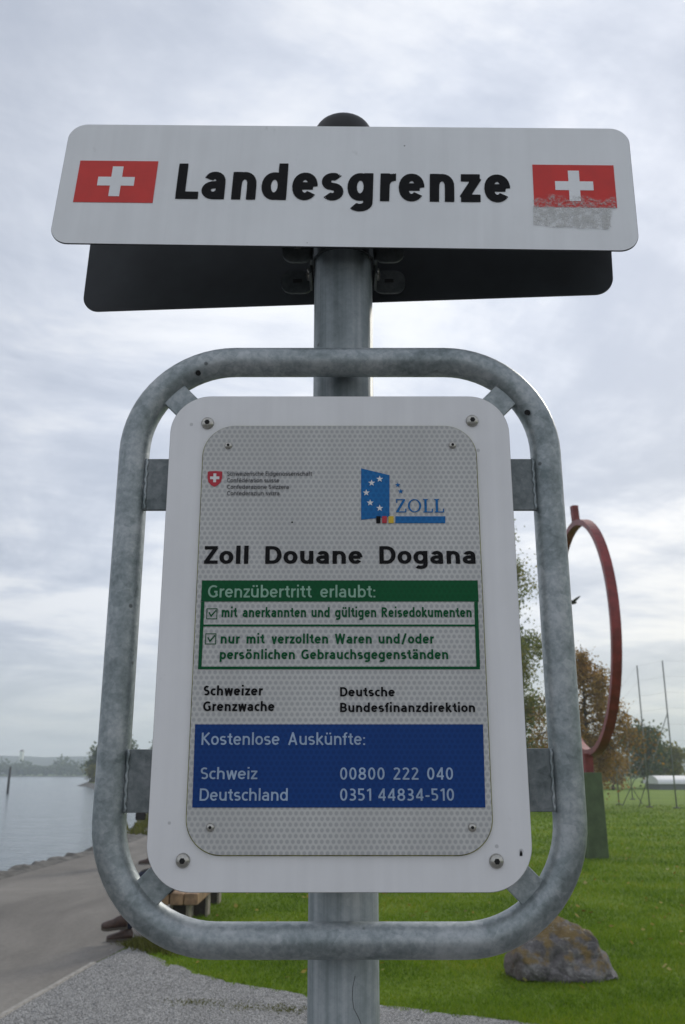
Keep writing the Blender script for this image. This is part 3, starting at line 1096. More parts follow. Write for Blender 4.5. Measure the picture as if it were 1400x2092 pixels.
def path_mat():
    m, T, p = new_mat('path_surface')
    co = T.n('ShaderNodeTexCoord').outputs['Object']
    a = T.noise(T.mapping(co, scale=(1, 0.35, 1), rot=(0, 0, R(10))), 0.9, 5, 0.6, 0.6)
    b = T.noise(co, 22, 5, 0.7)
    g = T.noise(co, 160, 3, 0.7)
    f = T.math('ADD', T.math('MULTIPLY', a, 0.5), T.math('ADD', T.math('MULTIPLY', b, 0.22), T.math('MULTIPLY', g, 0.28)))
    col = T.ramp(f, [(0.34, (0.105, 0.098, 0.090)), (0.5, (0.19, 0.178, 0.162)), (0.66, (0.28, 0.262, 0.238))])
    T.l(col, p.inputs['Base Color'])
    p.inputs['Roughness'].default_value = 0.9
    p.inputs['Specular IOR Level'].default_value = 0.2
    bp = T.n('ShaderNodeBump')
    bp.inputs['Strength'].default_value = 0.5
    bp.inputs['Distance'].default_value = 0.008
    T.l(T.math('ADD', g, T.math('MULTIPLY', b, 0.8)), bp.inputs['Height'])
    T.l(bp.outputs[0], p.inputs['Normal'])
    return m


def gravel_mat():
    m, T, p = new_mat('gravel_surface')
    co = T.n('ShaderNodeTexCoord').outputs['Object']
    v = T.n('ShaderNodeTexVoronoi')
    v.inputs['Scale'].default_value = 95
    T.l(co, v.inputs['Vector'])
    sp = T.n('ShaderNodeSeparateColor')
    T.l(v.outputs['Color'], sp.inputs[0])
    a = T.noise(co, 3, 5, 0.6)
    f = T.math('ADD', T.math('MULTIPLY', sp.outputs[0], 0.6), T.math('MULTIPLY', a, 0.5))
    col = T.ramp(f, [(0.15, (0.18, 0.18, 0.178)), (0.5, (0.315, 0.313, 0.31)), (0.9, (0.49, 0.487, 0.48))])
    col = T.mix(T.step(v.outputs['Distance'], 0.45, 0.75), col, (0.07, 0.07, 0.066))
    T.l(col, p.inputs['Base Color'])
    p.inputs['Roughness'].default_value = 0.9
    bp = T.n('ShaderNodeBump')
    bp.inputs['Strength'].default_value = 0.9
    bp.inputs['Distance'].default_value = 0.012
    bp.invert = True
    T.l(v.outputs['Distance'], bp.inputs['Height'])
    T.l(bp.outputs[0], p.inputs['Normal'])
    return m


def water_mat():
    m, T, p = new_mat('lake_water')
    co = T.n('ShaderNodeTexCoord').outputs['Object']
    p.inputs['Base Color'].default_value = (0.085, 0.12, 0.14, 1)
    p.inputs['Roughness'].default_value = 0.16
    p.inputs['IOR'].default_value = 1.333
    p.inputs['Specular IOR Level'].default_value = 0.6
    w1 = T.noise(T.mapping(co, scale=(0.8, 1.6, 1), rot=(0, 0, R(15))), 1.5, 4, 0.6, 0.5)
    w2 = T.noise(T.mapping(co, scale=(0.5, 1.2, 1), rot=(0, 0, R(-8))), 0.32, 4, 0.6, 0.3)
    bp = T.n('ShaderNodeBump')
    bp.inputs['Strength'].default_value = 0.55
    bp.inputs['Distance'].default_value = 0.16
    T.l(T.math('ADD', w1, T.math('MULTIPLY', w2, 1.8)), bp.inputs['Height'])
    T.l(bp.outputs[0], p.inputs['Normal'])
    return m


M['lawn'] = lawn_mat()
M['path'] = path_mat()
M['gravel'] = gravel_mat()
M['bank'] = simple('bank_stone', (0.10, 0.095, 0.085), 0.9, 0, 0.5, 5, 0.8, 12)
M['kerb'] = simple('kerb_stone', (0.30, 0.285, 0.26), 0.9, 0, 0.25, 20, 0.5, 60)

shore = smooth_line(SHORE, 3.0)
land = [(1600, -12)] + [shore[0]] + shore[1:] + [(-1500, 1200), (1600, 1200)]
sheet('ground', land, 0.0, M['lawn'])
w = bmesh.new()
vs = [w.verts.new(p) for p in ((-1700, -40, WATER_Z), (40, -40, WATER_Z), (40, 700, WATER_Z), (-1700, 700, WATER_Z))]
w.faces.new(vs)
tag(obj('water', w, water_mat()), kind='structure')
# bank: rough stone slope from the path's edge into the water
bm = bmesh.new()
fine = []
for (a, b) in zip(SHORE, SHORE[1:]):
    L = math.hypot(b[0] - a[0], b[1] - a[1])
    st = 0.16 if b[1] < 60 else 2.0
    k = max(1, int(L / st))
    fine += [(a[0] + (b[0] - a[0]) * i / k, a[1] + (b[1] - a[1]) * i / k) for i in range(k)]
fine.append(SHORE[-1])
rows = []
for i, (x, y) in enumerate(fine):
    x2, y2 = fine[min(i + 1, len(fine) - 1)]
    x1, y1 = fine[max(i - 1, 0)]
    tx, ty = x2 - x1, y2 - y1
    L = math.hypot(tx, ty)
    nx, ny = -ty / L, tx / L
    big = 1 if y < 60 else 1.4
    row = []
    for k, (o, z) in enumerate(((0.22, 0.006), (0.05, 0.035), (-0.12, 0.03), (-0.40, -0.16), (-0.75, -0.36), (-1.2, -0.62))):
        nzv = mnoise.noise((x * 1.9, y * 1.9, k * 3.1)) * 0.075 + mnoise.noise((x * 5.3, y * 5.3, k * 2.3)) * 0.05
        if k == 0: nzv = 0
        row.append(bm.verts.new((x - nx * o * big + nx * nzv, y - ny * o * big + ny * nzv, z + (max(nzv, -0.02) if k < 3 else nzv))))
    rows.append(row)
for A, B in zip(rows, rows[1:]):
    for j in range(5):
        bm.faces.new((A[j], A[j + 1], B[j + 1], B[j]))
for f in bm.faces: f.smooth = False
tag(obj('bank', bm, M['bank']), kind='structure')

PATH_R = [(-2.75, -12), (-2.45, 3), (-2.18, 6.39), (-2.03, 8.06), (-1.90, 8.9), (-1.72, 10.2), (-1.66, 13), (-1.9, 18), (-2.5, 25), (-4.0, 36), (-7.0, 50), (-14, 77), (-24, 107)]
pl = [(x + 0.12, y) for x, y in smooth_line([q for q in SHORE if q[1] <= 108], 1.0)]
pr = smooth_line(PATH_R, 0.4)
pr = [(x + 0.05 * mnoise.noise((x * 2, y * 1.5, 5)), y) if y > 8.6 else (x, y) for x, y in pr]
sheet('path', pl + pr[::-1], 0.004, M['path'])
# gravel apron on which the sign stands
edge = [(-1.90, 8.85), (-1.72, 8.55), (-1.45, 8.05), (-1.137, 7.69), (-0.75, 7.28), (-0.237, 6.92), (0.259, 6.66), (0.924, 6.33), (1.6, 6.0), (3.0, 5.3), (6, 4.2), (9, -12)]
ge = []
for x, y in smooth_line(edge, 0.07):
    q = 0.055 * mnoise.noise((x * 3.1, y * 3.1, 0)) + 0.03 * mnoise.noise((x * 11, y * 11, 0))
    ge.append((x + q, y + q))
gl = [p for p in smooth_line(PATH_R, 0.4) if p[1] < 8.85]
sheet('gravel', [(x + 0.02, y) for x, y in gl] + ge, 0.008, M['gravel'])
bm = bmesh.new()
kp = [p for p in smooth_line(PATH_R, 0.25) if 2 < p[1] < 8.3]
vs = []
for i, (x, y) in enumerate(kp):
    j = 0.010 * mnoise.noise((x * 4, y * 6, 2))
    vs.append([bm.verts.new((x - 0.022 + j, y, 0.004)), bm.verts.new((x - 0.018 + j, y, 0.016)), bm.verts.new((x + 0.020 + j, y, 0.018)), bm.verts.new((x + 0.026 + j, y, 0.006))])
for A, B in zip(vs, vs[1:]):
    for j in range(3): bm.faces.new((A[j], A[j + 1], B[j + 1], B[j]))
tag(obj('kerb_strip', bm, M['kerb']), kind='structure')


# ------------------------------------------------------------------ scattered small stuff
def cards(name, P, U, V, mats, kind='stuff', tri=False):
    """many small faces: centre P, half axes U and V"""
    n = len(P)
    if tri:
        co = np.stack([P - U, P + U, P + V], 1).reshape(-1, 3)
        k = 3
    else:
        co = np.stack([P - U * 0.9, P - V, P + U, P + V], 1).reshape(-1, 3)
        k = 4
    me = bpy.data.meshes.new(name)
    me.vertices.add(len(co))
    me.vertices.foreach_set('co', co.astype(np.float32).ravel())
    me.loops.add(n * k)
    me.loops.foreach_set('vertex_index', np.arange(n * k, dtype=np.int32))
    me.polygons.add(n)
    me.polygons.foreach_set('loop_start', np.arange(0, n * k, k, dtype=np.int32))
    me.polygons.foreach_set('loop_total', np.full(n, k, dtype=np.int32))
    me.update(calc_edges=True)
    return me


def inside_lawn(x, y):
    gx = np.array([p[0] for p in edge]); gy = np.array([p[1] for p in edge])
    ylim = np.interp(x, gx, gy)
    nz = 0.10 * np.sin(x * 9.1 + 1.3 * np.sin(x * 23)) + 0.05 * np.sin(x * 41)
    px = np.interp(y, [p[1] for p in PATH_R], [p[0] for p in PATH_R])
    return (x > px + 0.03 + 0.10 * np.abs(np.sin(y * 7 + np.sin(y * 17)))) & ((y > ylim + nz * 0.6) | ((x < -1.9) & (y > 8.85)))


M['blade'] = leafy('grass_blade', [(0.055, 0.115, 0.006), (0.125, 0.225, 0.009), (0.20, 0.305, 0.013), (0.32, 0.335, 0.035)], 0.35, 0.6, 0.7)
NB = 290000
u = rng.random(NB)
y = 5.2 / (1 - u * (1 - 5.2 / 45))
hw = y * 0.40 + 0.4
x = rng.uniform(-1, 1, NB) * hw
ok = inside_lawn(x, y)
x, y = x[ok], y[ok]
n = len(x)
sc = np.clip(y / 8, 0.8, 4.0)
hgt = rng.uniform(0.018, 0.042, n) * sc ** 0.55
patch = np.array([mnoise.noise((a * 0.9, b * 0.9, 0)) for a, b in zip(x, y)])
hgt *= 1 + 0.7 * patch
ang = rng.uniform(0, 2 * np.pi, n)
wd = 0.0042 * sc * rng.uniform(0.7, 1.3, n)
U = np.stack([np.cos(ang) * wd, np.sin(ang) * wd, np.zeros(n)], 1)
V = np.stack([rng.normal(0, 0.55, n) * hgt, rng.normal(0, 0.55, n) * hgt, hgt], 1)
P = np.stack([x, y, np.zeros(n)], 1)
tag(link_mesh('grass', cards('grass', P, U, V, None, tri=True), M['blade']), kind='stuff')
# longer ragged tuft where lawn, path and gravel meet
nt = 2600
x = rng.normal(-1.66, 0.16, nt); y = 8.72 + rng.normal(0, 0.10, nt) - (x + 1.66) * 0.7
hgt = rng.uniform(0.03, 0.11, nt) * np.exp(-((x + 1.70) / 0.3) ** 2)
U = np.stack([rng.normal(0, 0.005, nt), rng.normal(0, 0.003, nt), np.zeros(nt)], 1)
V = np.stack([rng.normal(0, 0.5, nt) * hgt, rng.normal(0, 0.5, nt) * hgt, hgt], 1)
M['tuft'] = leafy('dry_tuft', [(0.07, 0.075, 0.012), (0.11, 0.12, 0.02), (0.16, 0.15, 0.035)], 0.3, 0.7, 3)
tag(link_mesh('grass_tuft', cards('grass_tuft', np.stack([x, y, np.zeros(nt)], 1), U, V, None, tri=True), M['tuft']), kind='stuff')
# moss and weeds in the gravel, grass on the bank further along
nt = 5000
cx = np.array([(-0.62, 6.62, .16), (-0.35, 6.55, .07), (-0.98, 6.75, .10), (1.2, 5.9, .2)])
pick = rng.integers(0, 4, nt)
x = cx[pick, 0] + rng.normal(0, 1, nt) * cx[pick, 2]; y = cx[pick, 1] + rng.normal(0, 0.05, nt)
hgt = rng.uniform(0.003, 0.012, nt)
U = np.stack([rng.normal(0, 0.003, nt), rng.normal(0, 0.002, nt), np.zeros(nt)], 1)
V = np.stack([rng.normal(0, 0.6, nt) * hgt, rng.normal(0, 0.6, nt) * hgt, hgt], 1)
k = rng.random(nt) < 0.25
tag(link_mesh('weeds', cards('weeds', np.stack([x, y, np.full(nt, 0.009)], 1)[k], U[k], V[k], None, tri=True), M['tuft']), kind='stuff')
nt = 9000
t = rng.uniform(23.5, 60, nt)
x = np.interp(t, [p[1] for p in SHORE[:14]], [p[0] for p in SHORE[:14]]) + rng.normal(0.1, 0.22, nt)
hgt = rng.uniform(0.05, 0.22, nt)
U = np.stack([rng.normal(0, 0.02, nt), rng.normal(0, 0.01, nt), np.zeros(nt)], 1)
V = np.stack([rng.normal(0, 0.4, nt) * hgt, rng.normal(0, 0.4, nt) * hgt, hgt], 1)
tag(link_mesh('bank_grass', cards('bank_grass', np.stack([x, t, np.full(nt, -0.02)], 1), U, V, None, tri=True), M['tuft']), kind='stuff')
# fallen leaves on the lawn
nl = 1500
u = rng.random(nl)
y = 7 / (1 - u * (1 - 7 / 40)); x = rng.uniform(-1, 1, nl) * (y * 0.42)
ok = inside_lawn(x, y) & (rng.random(nl) < np.clip((y - 6) / 10, 0.12, 1))
x, y = x[ok], y[ok]; nl = len(x)
a = rng.uniform(0, 6.28, nl); s = rng.uniform(0.018, 0.034, nl)
U = np.stack([np.cos(a) * s, np.sin(a) * s, rng.normal(0, 0.3, nl) * s], 1)
V = np.stack([-np.sin(a) * s * .6, np.cos(a) * s * .6, rng.normal(0.3, 0.3, nl) * s], 1)
M['litter'] = leafy('fallen_leaf', [(0.10, 0.05, 0.015), (0.30, 0.22, 0.03), (0.36, 0.30, 0.06), (0.42, 0.40, 0.22)], 0.2, 0.7, 2)
tag(link_mesh('leaf_litter', cards('leaf_litter', np.stack([x, y, np.full(nl, 0.035)], 1), U, V, None), M['litter']), kind='stuff')
# loose stones of the gravel
npb = 15000
u = rng.random(npb)
y = 4.6 / (1 - u * (1 - 4.6 / 8.8)); x = rng.uniform(-2.05, 1.6, npb)
gx = np.array([p[0] for p in edge]); gy = np.array([p[1] for p in edge])
pxr = np.interp(y, [p[1] for p in PATH_R], [p[0] for p in PATH_R])
ok = (y < np.interp(x, gx, gy) - 0.02) & (x > pxr - 0.45 * rng.random(npb) ** 5 + 0.02)
x, y = x[ok], y[ok]
m_ = len(x)
oct_ = np.array([(1, 0, 0), (0, 1, 0), (-1, 0, 0), (0, -1, 0), (0, 0, .7), (0, 0, -.5)])
s = rng.uniform(0.0035, 0.009, m_) * np.where(rng.random(m_) < 0.04, 2.0, 1.0)
a = rng.uniform(0, 6.28, m_)
st = np.stack([rng.uniform(.7, 1.3, m_), rng.uniform(.6, 1.0, m_), rng.uniform(.5, 1, m_)], 1)
co = oct_[None] * st[:, None] * s[:, None, None] * rng.uniform(.7, 1.2, (m_, 6, 1))
rot = np.stack([np.stack([np.cos(a), -np.sin(a)], 1), np.stack([np.sin(a), np.cos(a)], 1)], 1)
co[:, :, :2] = np.einsum('nij,nkj->nki', rot, co[:, :, :2])
co += np.stack([x, y, np.full(m_, 0.010)], 1)[:, None]
tri = np.array([(0, 1, 4), (1, 2, 4), (2, 3, 4), (3, 0, 4), (1, 0, 5), (2, 1, 5), (3, 2, 5), (0, 3, 5)])
me = bpy.data.meshes.new('gravel_stones')
me.from_pydata(co.reshape(-1, 3).tolist(), [], (tri[None] + (np.arange(m_) * 6)[:, None, None]).reshape(-1, 3).tolist())
m, T, p = new_mat('gravel_stone')
T.l(T.ramp(T.n('ShaderNodeNewGeometry').outputs['Random Per Island'], [(0, (0.18, 0.18, 0.175)), (0.5, (0.32, 0.32, 0.318)), (1, (0.50, 0.495, 0.49))]), p.inputs['Base Color'])
p.inputs['Roughness'].default_value = 0.85
tag(link_mesh('gravel_stones', me, m), kind='stuff')


# ------------------------------------------------------------------ boulder
def boulder():
    pts = [(-0.42, -0.08, 0.0), (-0.43, 0.0, 0.14), (-0.36, -0.20, 0.02), (-0.22, -0.27, 0.0), (-0.33, -0.15, 0.24), (0.05, -0.30, 0.0), (0.36, -0.24, 0.0),
           (0.435, -0.12, 0.0), (0.43, -0.10, 0.06), (0.36, -0.05, 0.21), (0.22, -0.06, 0.36), (0.10, -0.02, 0.43), (-0.02, 0.02, 0.50), (-0.14, 0.05, 0.47), (-0.26, 0.06, 0.34),
           (-0.40, 0.20, 0.0), (0.0, 0.34, 0.0), (0.40, 0.20, 0.0), (0.10, 0.22, 0.32), (-0.25, 0.22, 0.28), (0.02, -0.22, 0.17), (-0.18, -0.22, 0.16), (0.28, -0.20, 0.13)]
    bm = bmesh.new()
    for q in pts: bm.verts.new(q)
    bmesh.ops.convex_hull(bm, input=bm.verts[:])
    bmesh.ops.triangulate(bm, faces=bm.faces[:])
    for it in range(4):
        bmesh.ops.subdivide_edges(bm, edges=bm.edges[:], cuts=1, use_grid_fill=True, smooth=0.12)
        if it < 3:
            bmesh.ops.smooth_vert(bm, verts=bm.verts[:], factor=0.30, use_axis_x=True, use_axis_y=True, use_axis_z=True)
    bm.normal_update()
    for v in bm.verts:
        d = 0.035 * mnoise.noise(v.co * 4.0) + 0.02 * mnoise.noise(v.co * 9) + 0.010 * mnoise.noise(v.co * 22)
        cr = abs(mnoise.noise(v.co * 5.5 + Vector((3, 1, 7))))
        d -= 0.02 * max(0, 0.12 - cr) / 0.12
        v.co += v.normal * d
    for v in bm.verts: v.co.z -= 0.012
    for f in bm.faces: f.smooth = True
    m, T, p = new_mat('lichen_rock')
    co = T.n('ShaderNodeTexCoord').outputs['Object']
    a = T.noise(co, 6, 6, 0.65, 0.5)
    fine = T.noise(co, 40, 5, 0.7)
    f = T.math('ADD', T.math('MULTIPLY', a, 0.6), T.math('MULTIPLY', fine, 0.4))
    col = T.ramp(f, [(0.33, (0.048, 0.045, 0.045)), (0.5, (0.16, 0.15, 0.152)), (0.68, (0.37, 0.355, 0.355))])
    sz = T.n('ShaderNodeSeparateXYZ')
    T.l(co, sz.inputs[0])
    # ochre growth over the upper half, pale streaks across the face
    up = T.math('ADD', T.math('MULTIPLY', sz.outputs[2], 2.4), T.math('MULTIPLY', T.math('SUBTRACT', T.noise(co, 5, 4, 0.6), 0.5), 2.2))
    och = T.math('MULTIPLY', T.step(up, 0.37, 0.62), T.step(T.noise(co, 11, 5, 0.7), 0.34, 0.54))
    col = T.mix(T.math('MULTIPLY', och, 0.78), col, (0.24, 0.155, 0.035))
    st = T.noise(T.mapping(co, scale=(9, 9, 30), rot=(0, R(35), 0)), 1.0, 6, 0.75, 0.8)
    col = T.mix(T.math('MULTIPLY', T.step(st, 0.59, 0.65), 0.65), col, (0.42, 0.41, 0.39))
    brown = T.step(T.math('ADD', sz.outputs[0], T.math('MULTIPLY', a, 0.3)), -0.12, -0.26)
    col = T.mix(T.math('MULTIPLY', brown, 0.55), col, (0.10, 0.062, 0.045))
    T.l(col, p.inputs['Base Color'])
    p.inputs['Roughness'].default_value = 0.85
    b = T.n('ShaderNodeBump')
    b.inputs['Strength'].default_value = 0.8
    b.inputs['Distance'].default_value = 0.035
    T.l(T.math('ADD', fine, a), b.inputs['Height'])
    T.l(b.outputs[0], p.inputs['Normal'])
    o = obj('boulder', bm, m, None, (1.68, 7.62, 0.0))
    o.scale = (1.0, 1.0, 0.98)
    return tag(o, 'grey brown boulder with ochre lichen lying on the lawn edge', 'boulder')


boulder()


# ------------------------------------------------------------------ ring sculpture
def sculpture():
    t = empty('ring_sculpture', (4.59, 17.52, 0))
    tag(t, 'tall rust red steel ring sculpture on a dark green tapered pedestal', 'sculpture')
    m = simple('green_pedestal_paint', (0.068, 0.100, 0.045), 0.6, 0, 0.25, 4, 0.1, 30)
    red = simple('red_oxide_steel', (0.20, 0.026, 0.025), 0.5, 0.05, 0.3, 5, 0.15, 30)
    bm = bmesh.new()
    rz = Matrix.Rotation(R(14), 3, 'Z')
    prof = [(0.20, -0.05), (0.20, 0.0), (0.185, 1.50)]
    rings = []
    for hw_, z in prof:
        rings.append([bm.verts.new(rz @ Vector((sx_ * hw_, sy_ * hw_, z))) for sx_, sy_ in ((-1, -1), (1, -1), (1, 1), (-1, 1))])
    for A, B in zip(rings, rings[1:]):
        for j in range(4): bm.faces.new((A[j], A[(j + 1) % 4], B[(j + 1) % 4], B[j]))
    bm.faces.new(rings[0][::-1]); bm.faces.new(rings[-1])
    bmesh.ops.bevel(bm, geom=[e for e in bm.edges], offset=0.008, segments=1, affect='EDGES')
    obj('pedestal', bm, m, t)
    bm = bmesh.new()
    add_box(bm, (0.0, 0, 1.66), (0.17, 0.17, 0.36), rot=rz, bevel=0.006)
    obj('socket', bm, red, t)
    # flat ring, seen nearly edge on
    rad, wd, th = 2.265, 0.165, 0.11
    zc = 1.80 + rad
    bm = bmesh.new()
    N = 96
    rr = []
    for i in range(N):
        a = 2 * math.pi * i / N
        ring = []
        for r_, y_ in ((rad, -wd / 2), (rad, wd / 2), (rad - th, wd / 2), (rad - th, -wd / 2)):
            ring.append(bm.verts.new((r_ * math.sin(a), y_, -r_ * math.cos(a))))
        rr.append(ring)
    for i in range(N):
        A, B = rr[i], rr[(i + 1) % N]
        for j in range(4): bm.faces.new((A[j], A[(j + 1) % 4], B[(j + 1) % 4], B[j]))
    o = obj('ring', bm, red, t, (0.10, 0, zc))
    o.rotation_euler = (0, R(1.2), R(-90.5))
    bm = bmesh.new()
    add_box(bm, (0, 0, 0.14), (0.125, 0.125, 0.46), bevel=0.006)
    o = obj('spike', bm, red, t, (0.13, 0.0, zc + rad + 0.0))
    o.rotation_euler = (0, R(-3), R(14))


sculpture()


# ------------------------------------------------------------------ trees
def tube_np(pts, rs, seg, V, F):
    base = len(V)
    pts = [Vector(p) for p in pts]
    for i, p in enumerate(pts):
        tg = (pts[min(i + 1, len(pts) - 1)] - pts[max(i - 1, 0)]).normalized()
        a = tg.orthogonal().normalized()
        b = tg.cross(a)
        for j in range(seg):
            t = 2 * math.pi * j / seg
            V.append(tuple(p + (a * math.cos(t) + b * math.sin(t)) * rs[i]))
    for i in range(len(pts) - 1):
        for j in range(seg):
            F.append((base + i * seg + j, base + i * seg + (j + 1) % seg, base + (i + 1) * seg + (j + 1) % seg, base + (i + 1) * seg + j))


def tree(name, loc, H, crown, leaf, nleaf, mleaf, label, cat='tree', group=None, trunk_r=0.12, limbs=14, droop=0.0, seed=1, clump=0.5, low=0.25, bark=None, twigs=5, shape=None):
    """tapered trunk, limbs, twigs and leaf clumps round the twig ends. crown = (rx, ry)"""
    r = np.random.default_rng(seed)
    t = empty(name, loc)
    tag(t, label, cat, group)
    V, F, tips = [], [], []
    lean = r.normal(0, 0.02, 2)
    tp = [Vector((lean[0] * z * H + 0.03 * H * 0.2 * math.sin(z * 5 + seed), lean[1] * z * H, z * H * 0.93 - (0.1 if z == 0 else 0))) for z in np.linspace(0, 1, 9)]
    tube_np(tp, [trunk_r * (1.25 if i == 0 else 1) * (1 - 0.93 * i / 8) + 0.006 for i in range(9)], 8, V, F)
    prof = shape or (lambda q: math.sin(math.pi * min(1, max(0.02, (q * 0.93 + 0.10)))) ** 0.6)
    for i in range(limbs):
        q = (i + r.random()) / limbs
        z0 = low + (0.97 - low) * q
        k = min(7.99, z0 * 8)
        b = tp[int(k)].lerp(tp[int(k) + 1], k - int(k))
        az = i * 2.399 + r.normal(0, 0.3)
        ln = prof(q) * (0.75 + 0.35 * r.random())
        rise = (0.55 - 0.3 * q) * r.uniform(0.5, 1.2)
        d = Vector((math.cos(az) * crown[0] * ln, math.sin(az) * crown[1] * ln, 0))
        L = d.length
        pts = [b + d * s + Vector((0, 0, L * (rise * s - droop * s * s * 1.2))) + Vector(r.normal(0, 0.03, 3)) * L * s for s in (0, 0.25, 0.5, 0.75, 1.0)]
        r0 = trunk_r * (0.45 - 0.25 * q)
        tube_np(pts, [r0 * (1 - 0.85 * s) + 0.004 for s in (0, 0.25, 0.5, 0.75, 1.0)], 5, V, F)
        tips += [pts[2], pts[3], pts[4]]
        for j in range(twigs):
            s = r.uniform(0.3, 1.0)
            k = min(3.99, s * 4)
            c = pts[int(k)].lerp(pts[int(k) + 1], k - int(k))
            e = c + Vector(r.normal(0, 1, 3)) * L * 0.22 + Vector((0, 0, (0.10 - droop * 0.9) * L * r.uniform(0.4, 1.2)))
            mid = c.lerp(e, 0.5) + Vector((0, 0, 0.04 * L))
            tube_np([c, mid, e], [r0 * 0.3 + 0.003, r0 * 0.2 + 0.003, 0.003], 4, V, F)
            tips += [mid, e, e]
    me = bpy.data.meshes.new('trunk')
    me.from_pydata(V, [], F)
    link_mesh('trunk', me, bark or M['bark'], t, None, True)
    tips = np.array([tuple(q) for q in tips])
    # clumps of leaves of uneven weight round the tips
    wgt = r.random(len(tips)) ** 1.6 + 0.05
    pick = r.choice(len(tips), nleaf, p=wgt / wgt.sum())
    P = tips[pick] + r.normal(0, 1, (nleaf, 3)) * clump * np.array([1, 1, 0.8]) * (0.35 + r.random((nleaf, 1)) * 0.75)
    if droop: P[:, 2] -= np.abs(r.normal(0, 1, nleaf)) * droop * crown[0] * 0.5
    P[:, 2] = np.maximum(P[:, 2], 0.15)
    A = r.normal(0, 1, (nleaf, 3)); A /= np.linalg.norm(A, axis=1)[:, None]
    B = np.cross(A, r.normal(0, 1, (nleaf, 3))); B /= np.linalg.norm(B, axis=1)[:, None]
    s = leaf * r.uniform(0.6, 1.3, (nleaf, 1))
    link_mesh('crown', cards('crown', P, A * s, B * s * 0.6, None), mleaf, t)
    return t


M['bark'] = simple('bark', (0.060, 0.050, 0.040), 0.9, 0, 0.35, 6, 0.6, 20)
M['leaf_olive'] = leafy('olive_leaves', [(0.065, 0.097, 0.022), (0.13, 0.173, 0.035), (0.227, 0.238, 0.047), (0.324, 0.259, 0.054)], 0.4, 0.6, 0.5)
M['leaf_brown'] = leafy('autumn_leaves', [(0.13, 0.083, 0.036), (0.246, 0.151, 0.047), (0.389, 0.246, 0.065), (0.545, 0.272, 0.056)], 0.4, 0.6, 0.6)
M['leaf_green'] = leafy('green_leaves', [(0.042, 0.067, 0.019), (0.072, 0.109, 0.029), (0.12, 0.152, 0.04)], 0.3, 0.6, 0.4)
M['leaf_yellow'] = leafy('yellowing_leaves', [(0.112, 0.12, 0.022), (0.208, 0.2, 0.035), (0.272, 0.224, 0.048)], 0.3, 0.6, 0.5)

tree('tall_tree', (7.5, 46, 0), 16.0, (3.6, 3.4), 0.085, 70000, M['leaf_olive'], 'tall loose olive green tree behind the notice board', trunk_r=0.2, limbs=30, droop=0.10, seed=4, clump=0.50, low=0.10, twigs=8,
     shape=lambda q: (1.0 - 0.62 * q) * (0.75 + 0.25 * math.sin(q * 19)))
tree('autumn_tree', (10.65, 40, 0), 7.5, (2.3, 2.0), 0.070, 14000, M['leaf_brown'], 'brown autumn tree with drooping twigs behind the red ring', trunk_r=0.12, limbs=16, droop=0.50, seed=9, clump=0.26, low=0.35, twigs=8)
for i, (x, y, H, cr, lf, nl, mt, lb) in enumerate((
        (29.8, 92, 6.1, 2.5, 0.20, 4200, 'leaf_green', 'round topped hazy tree beyond the tall net posts'),
        (25.6, 94, 5.0, 2.3, 0.20, 3400, 'leaf_green', 'lower hazy tree beside the red ring, beyond the net fence'),
        (33.9, 98, 4.2, 2.4, 0.20, 3000, 'leaf_yellow', 'low yellowish hazy tree in front of the white shed'),
        (24.2, 84, 3.2, 1.5, 0.16, 1800, 'leaf_brown', 'small orange brown bush close behind the pedestal'))):
    tree('field_tree' if i < 3 else 'autumn_bush', (x, y, 0), H, (cr, cr), lf, nl, M[mt], lb, group='trees beyond the playing field' if i < 3 else None, cat='tree' if i < 3 else 'bush', trunk_r=0.12, limbs=16, seed=20 + i, clump=0.55, low=0.15, twigs=5)
for i, (x, y, H, cr, nl, mt, lb) in enumerate((
        (-37.6, 146, 6.0, 1.9, 3600, 'leaf_green', 'dark round tree at the lake edge left of the frame'),
        (-35.4, 150, 7.2, 2.7, 3600, 'leaf_green', 'lakeside tree hidden behind the left tube of the frame'),
        (-29.6, 150, 6.0, 2.4, 3200, 'leaf_green', 'lakeside tree showing above the left lower lug'))):
    tree('lakeside_tree', (x, y, -0.05), H, (cr, cr), 0.26, nl, M[mt], lb, group='trees along the lakeside', trunk_r=0.14, limbs=18, seed=40 + i, clump=0.6, low=0.06, twigs=5)
tree('shore_bush', (-37.6, 143, -0.2), 2.6, (1.5, 1.5), 0.2, 1800, M['leaf_yellow'], 'yellow green bush at the water below the dark lakeside tree', cat='bush', trunk_r=0.06, limbs=12, seed=51, clump=0.45, low=0.03)


# far wood along the opposite shore and behind the field: one hazy mass each
def far_wood(name, boxes, n, leaf, m, seed):
    r = np.random.default_rng(seed)
    Ps = []
    for (x0, y0, x1, y1, hmin, hmax, dep, step) in boxes:
        L = math.hypot(x1 - x0, y1 - y0)
        k = int(L / step)
        for i in range(k):
            t = (i + r.random()) / k
            cx, cy = x0 + (x1 - x0) * t, y0 + (y1 - y0) * t
            cy += r.uniform(0, dep)
            h = hmin + (hmax - hmin) * r.random() ** 1.5
            w_ = step * r.uniform(0.6, 1.1)
            q = r.normal(0, 1, (n, 3))
            q /= np.linalg.norm(q, axis=1)[:, None]
            q *= r.random((n, 1)) ** 0.4
            Ps.append(np.stack([cx + q[:, 0] * w_, cy + q[:, 1] * w_, h * 0.5 * (1 + q[:, 2])], 1))
    P = np.concatenate(Ps)
    N = len(P)
    A = r.normal(0, 1, (N, 3)); A /= np.linalg.norm(A, axis=1)[:, None]
    B = np.cross(A, r.normal(0, 1, (N, 3))); B /= np.linalg.norm(B, axis=1)[:, None]
    s = leaf * r.uniform(0.6, 1.3, (N, 1))
    return tag(link_mesh(name, cards(name, P, A * s, B * s * 0.7, None), m), kind='stuff')


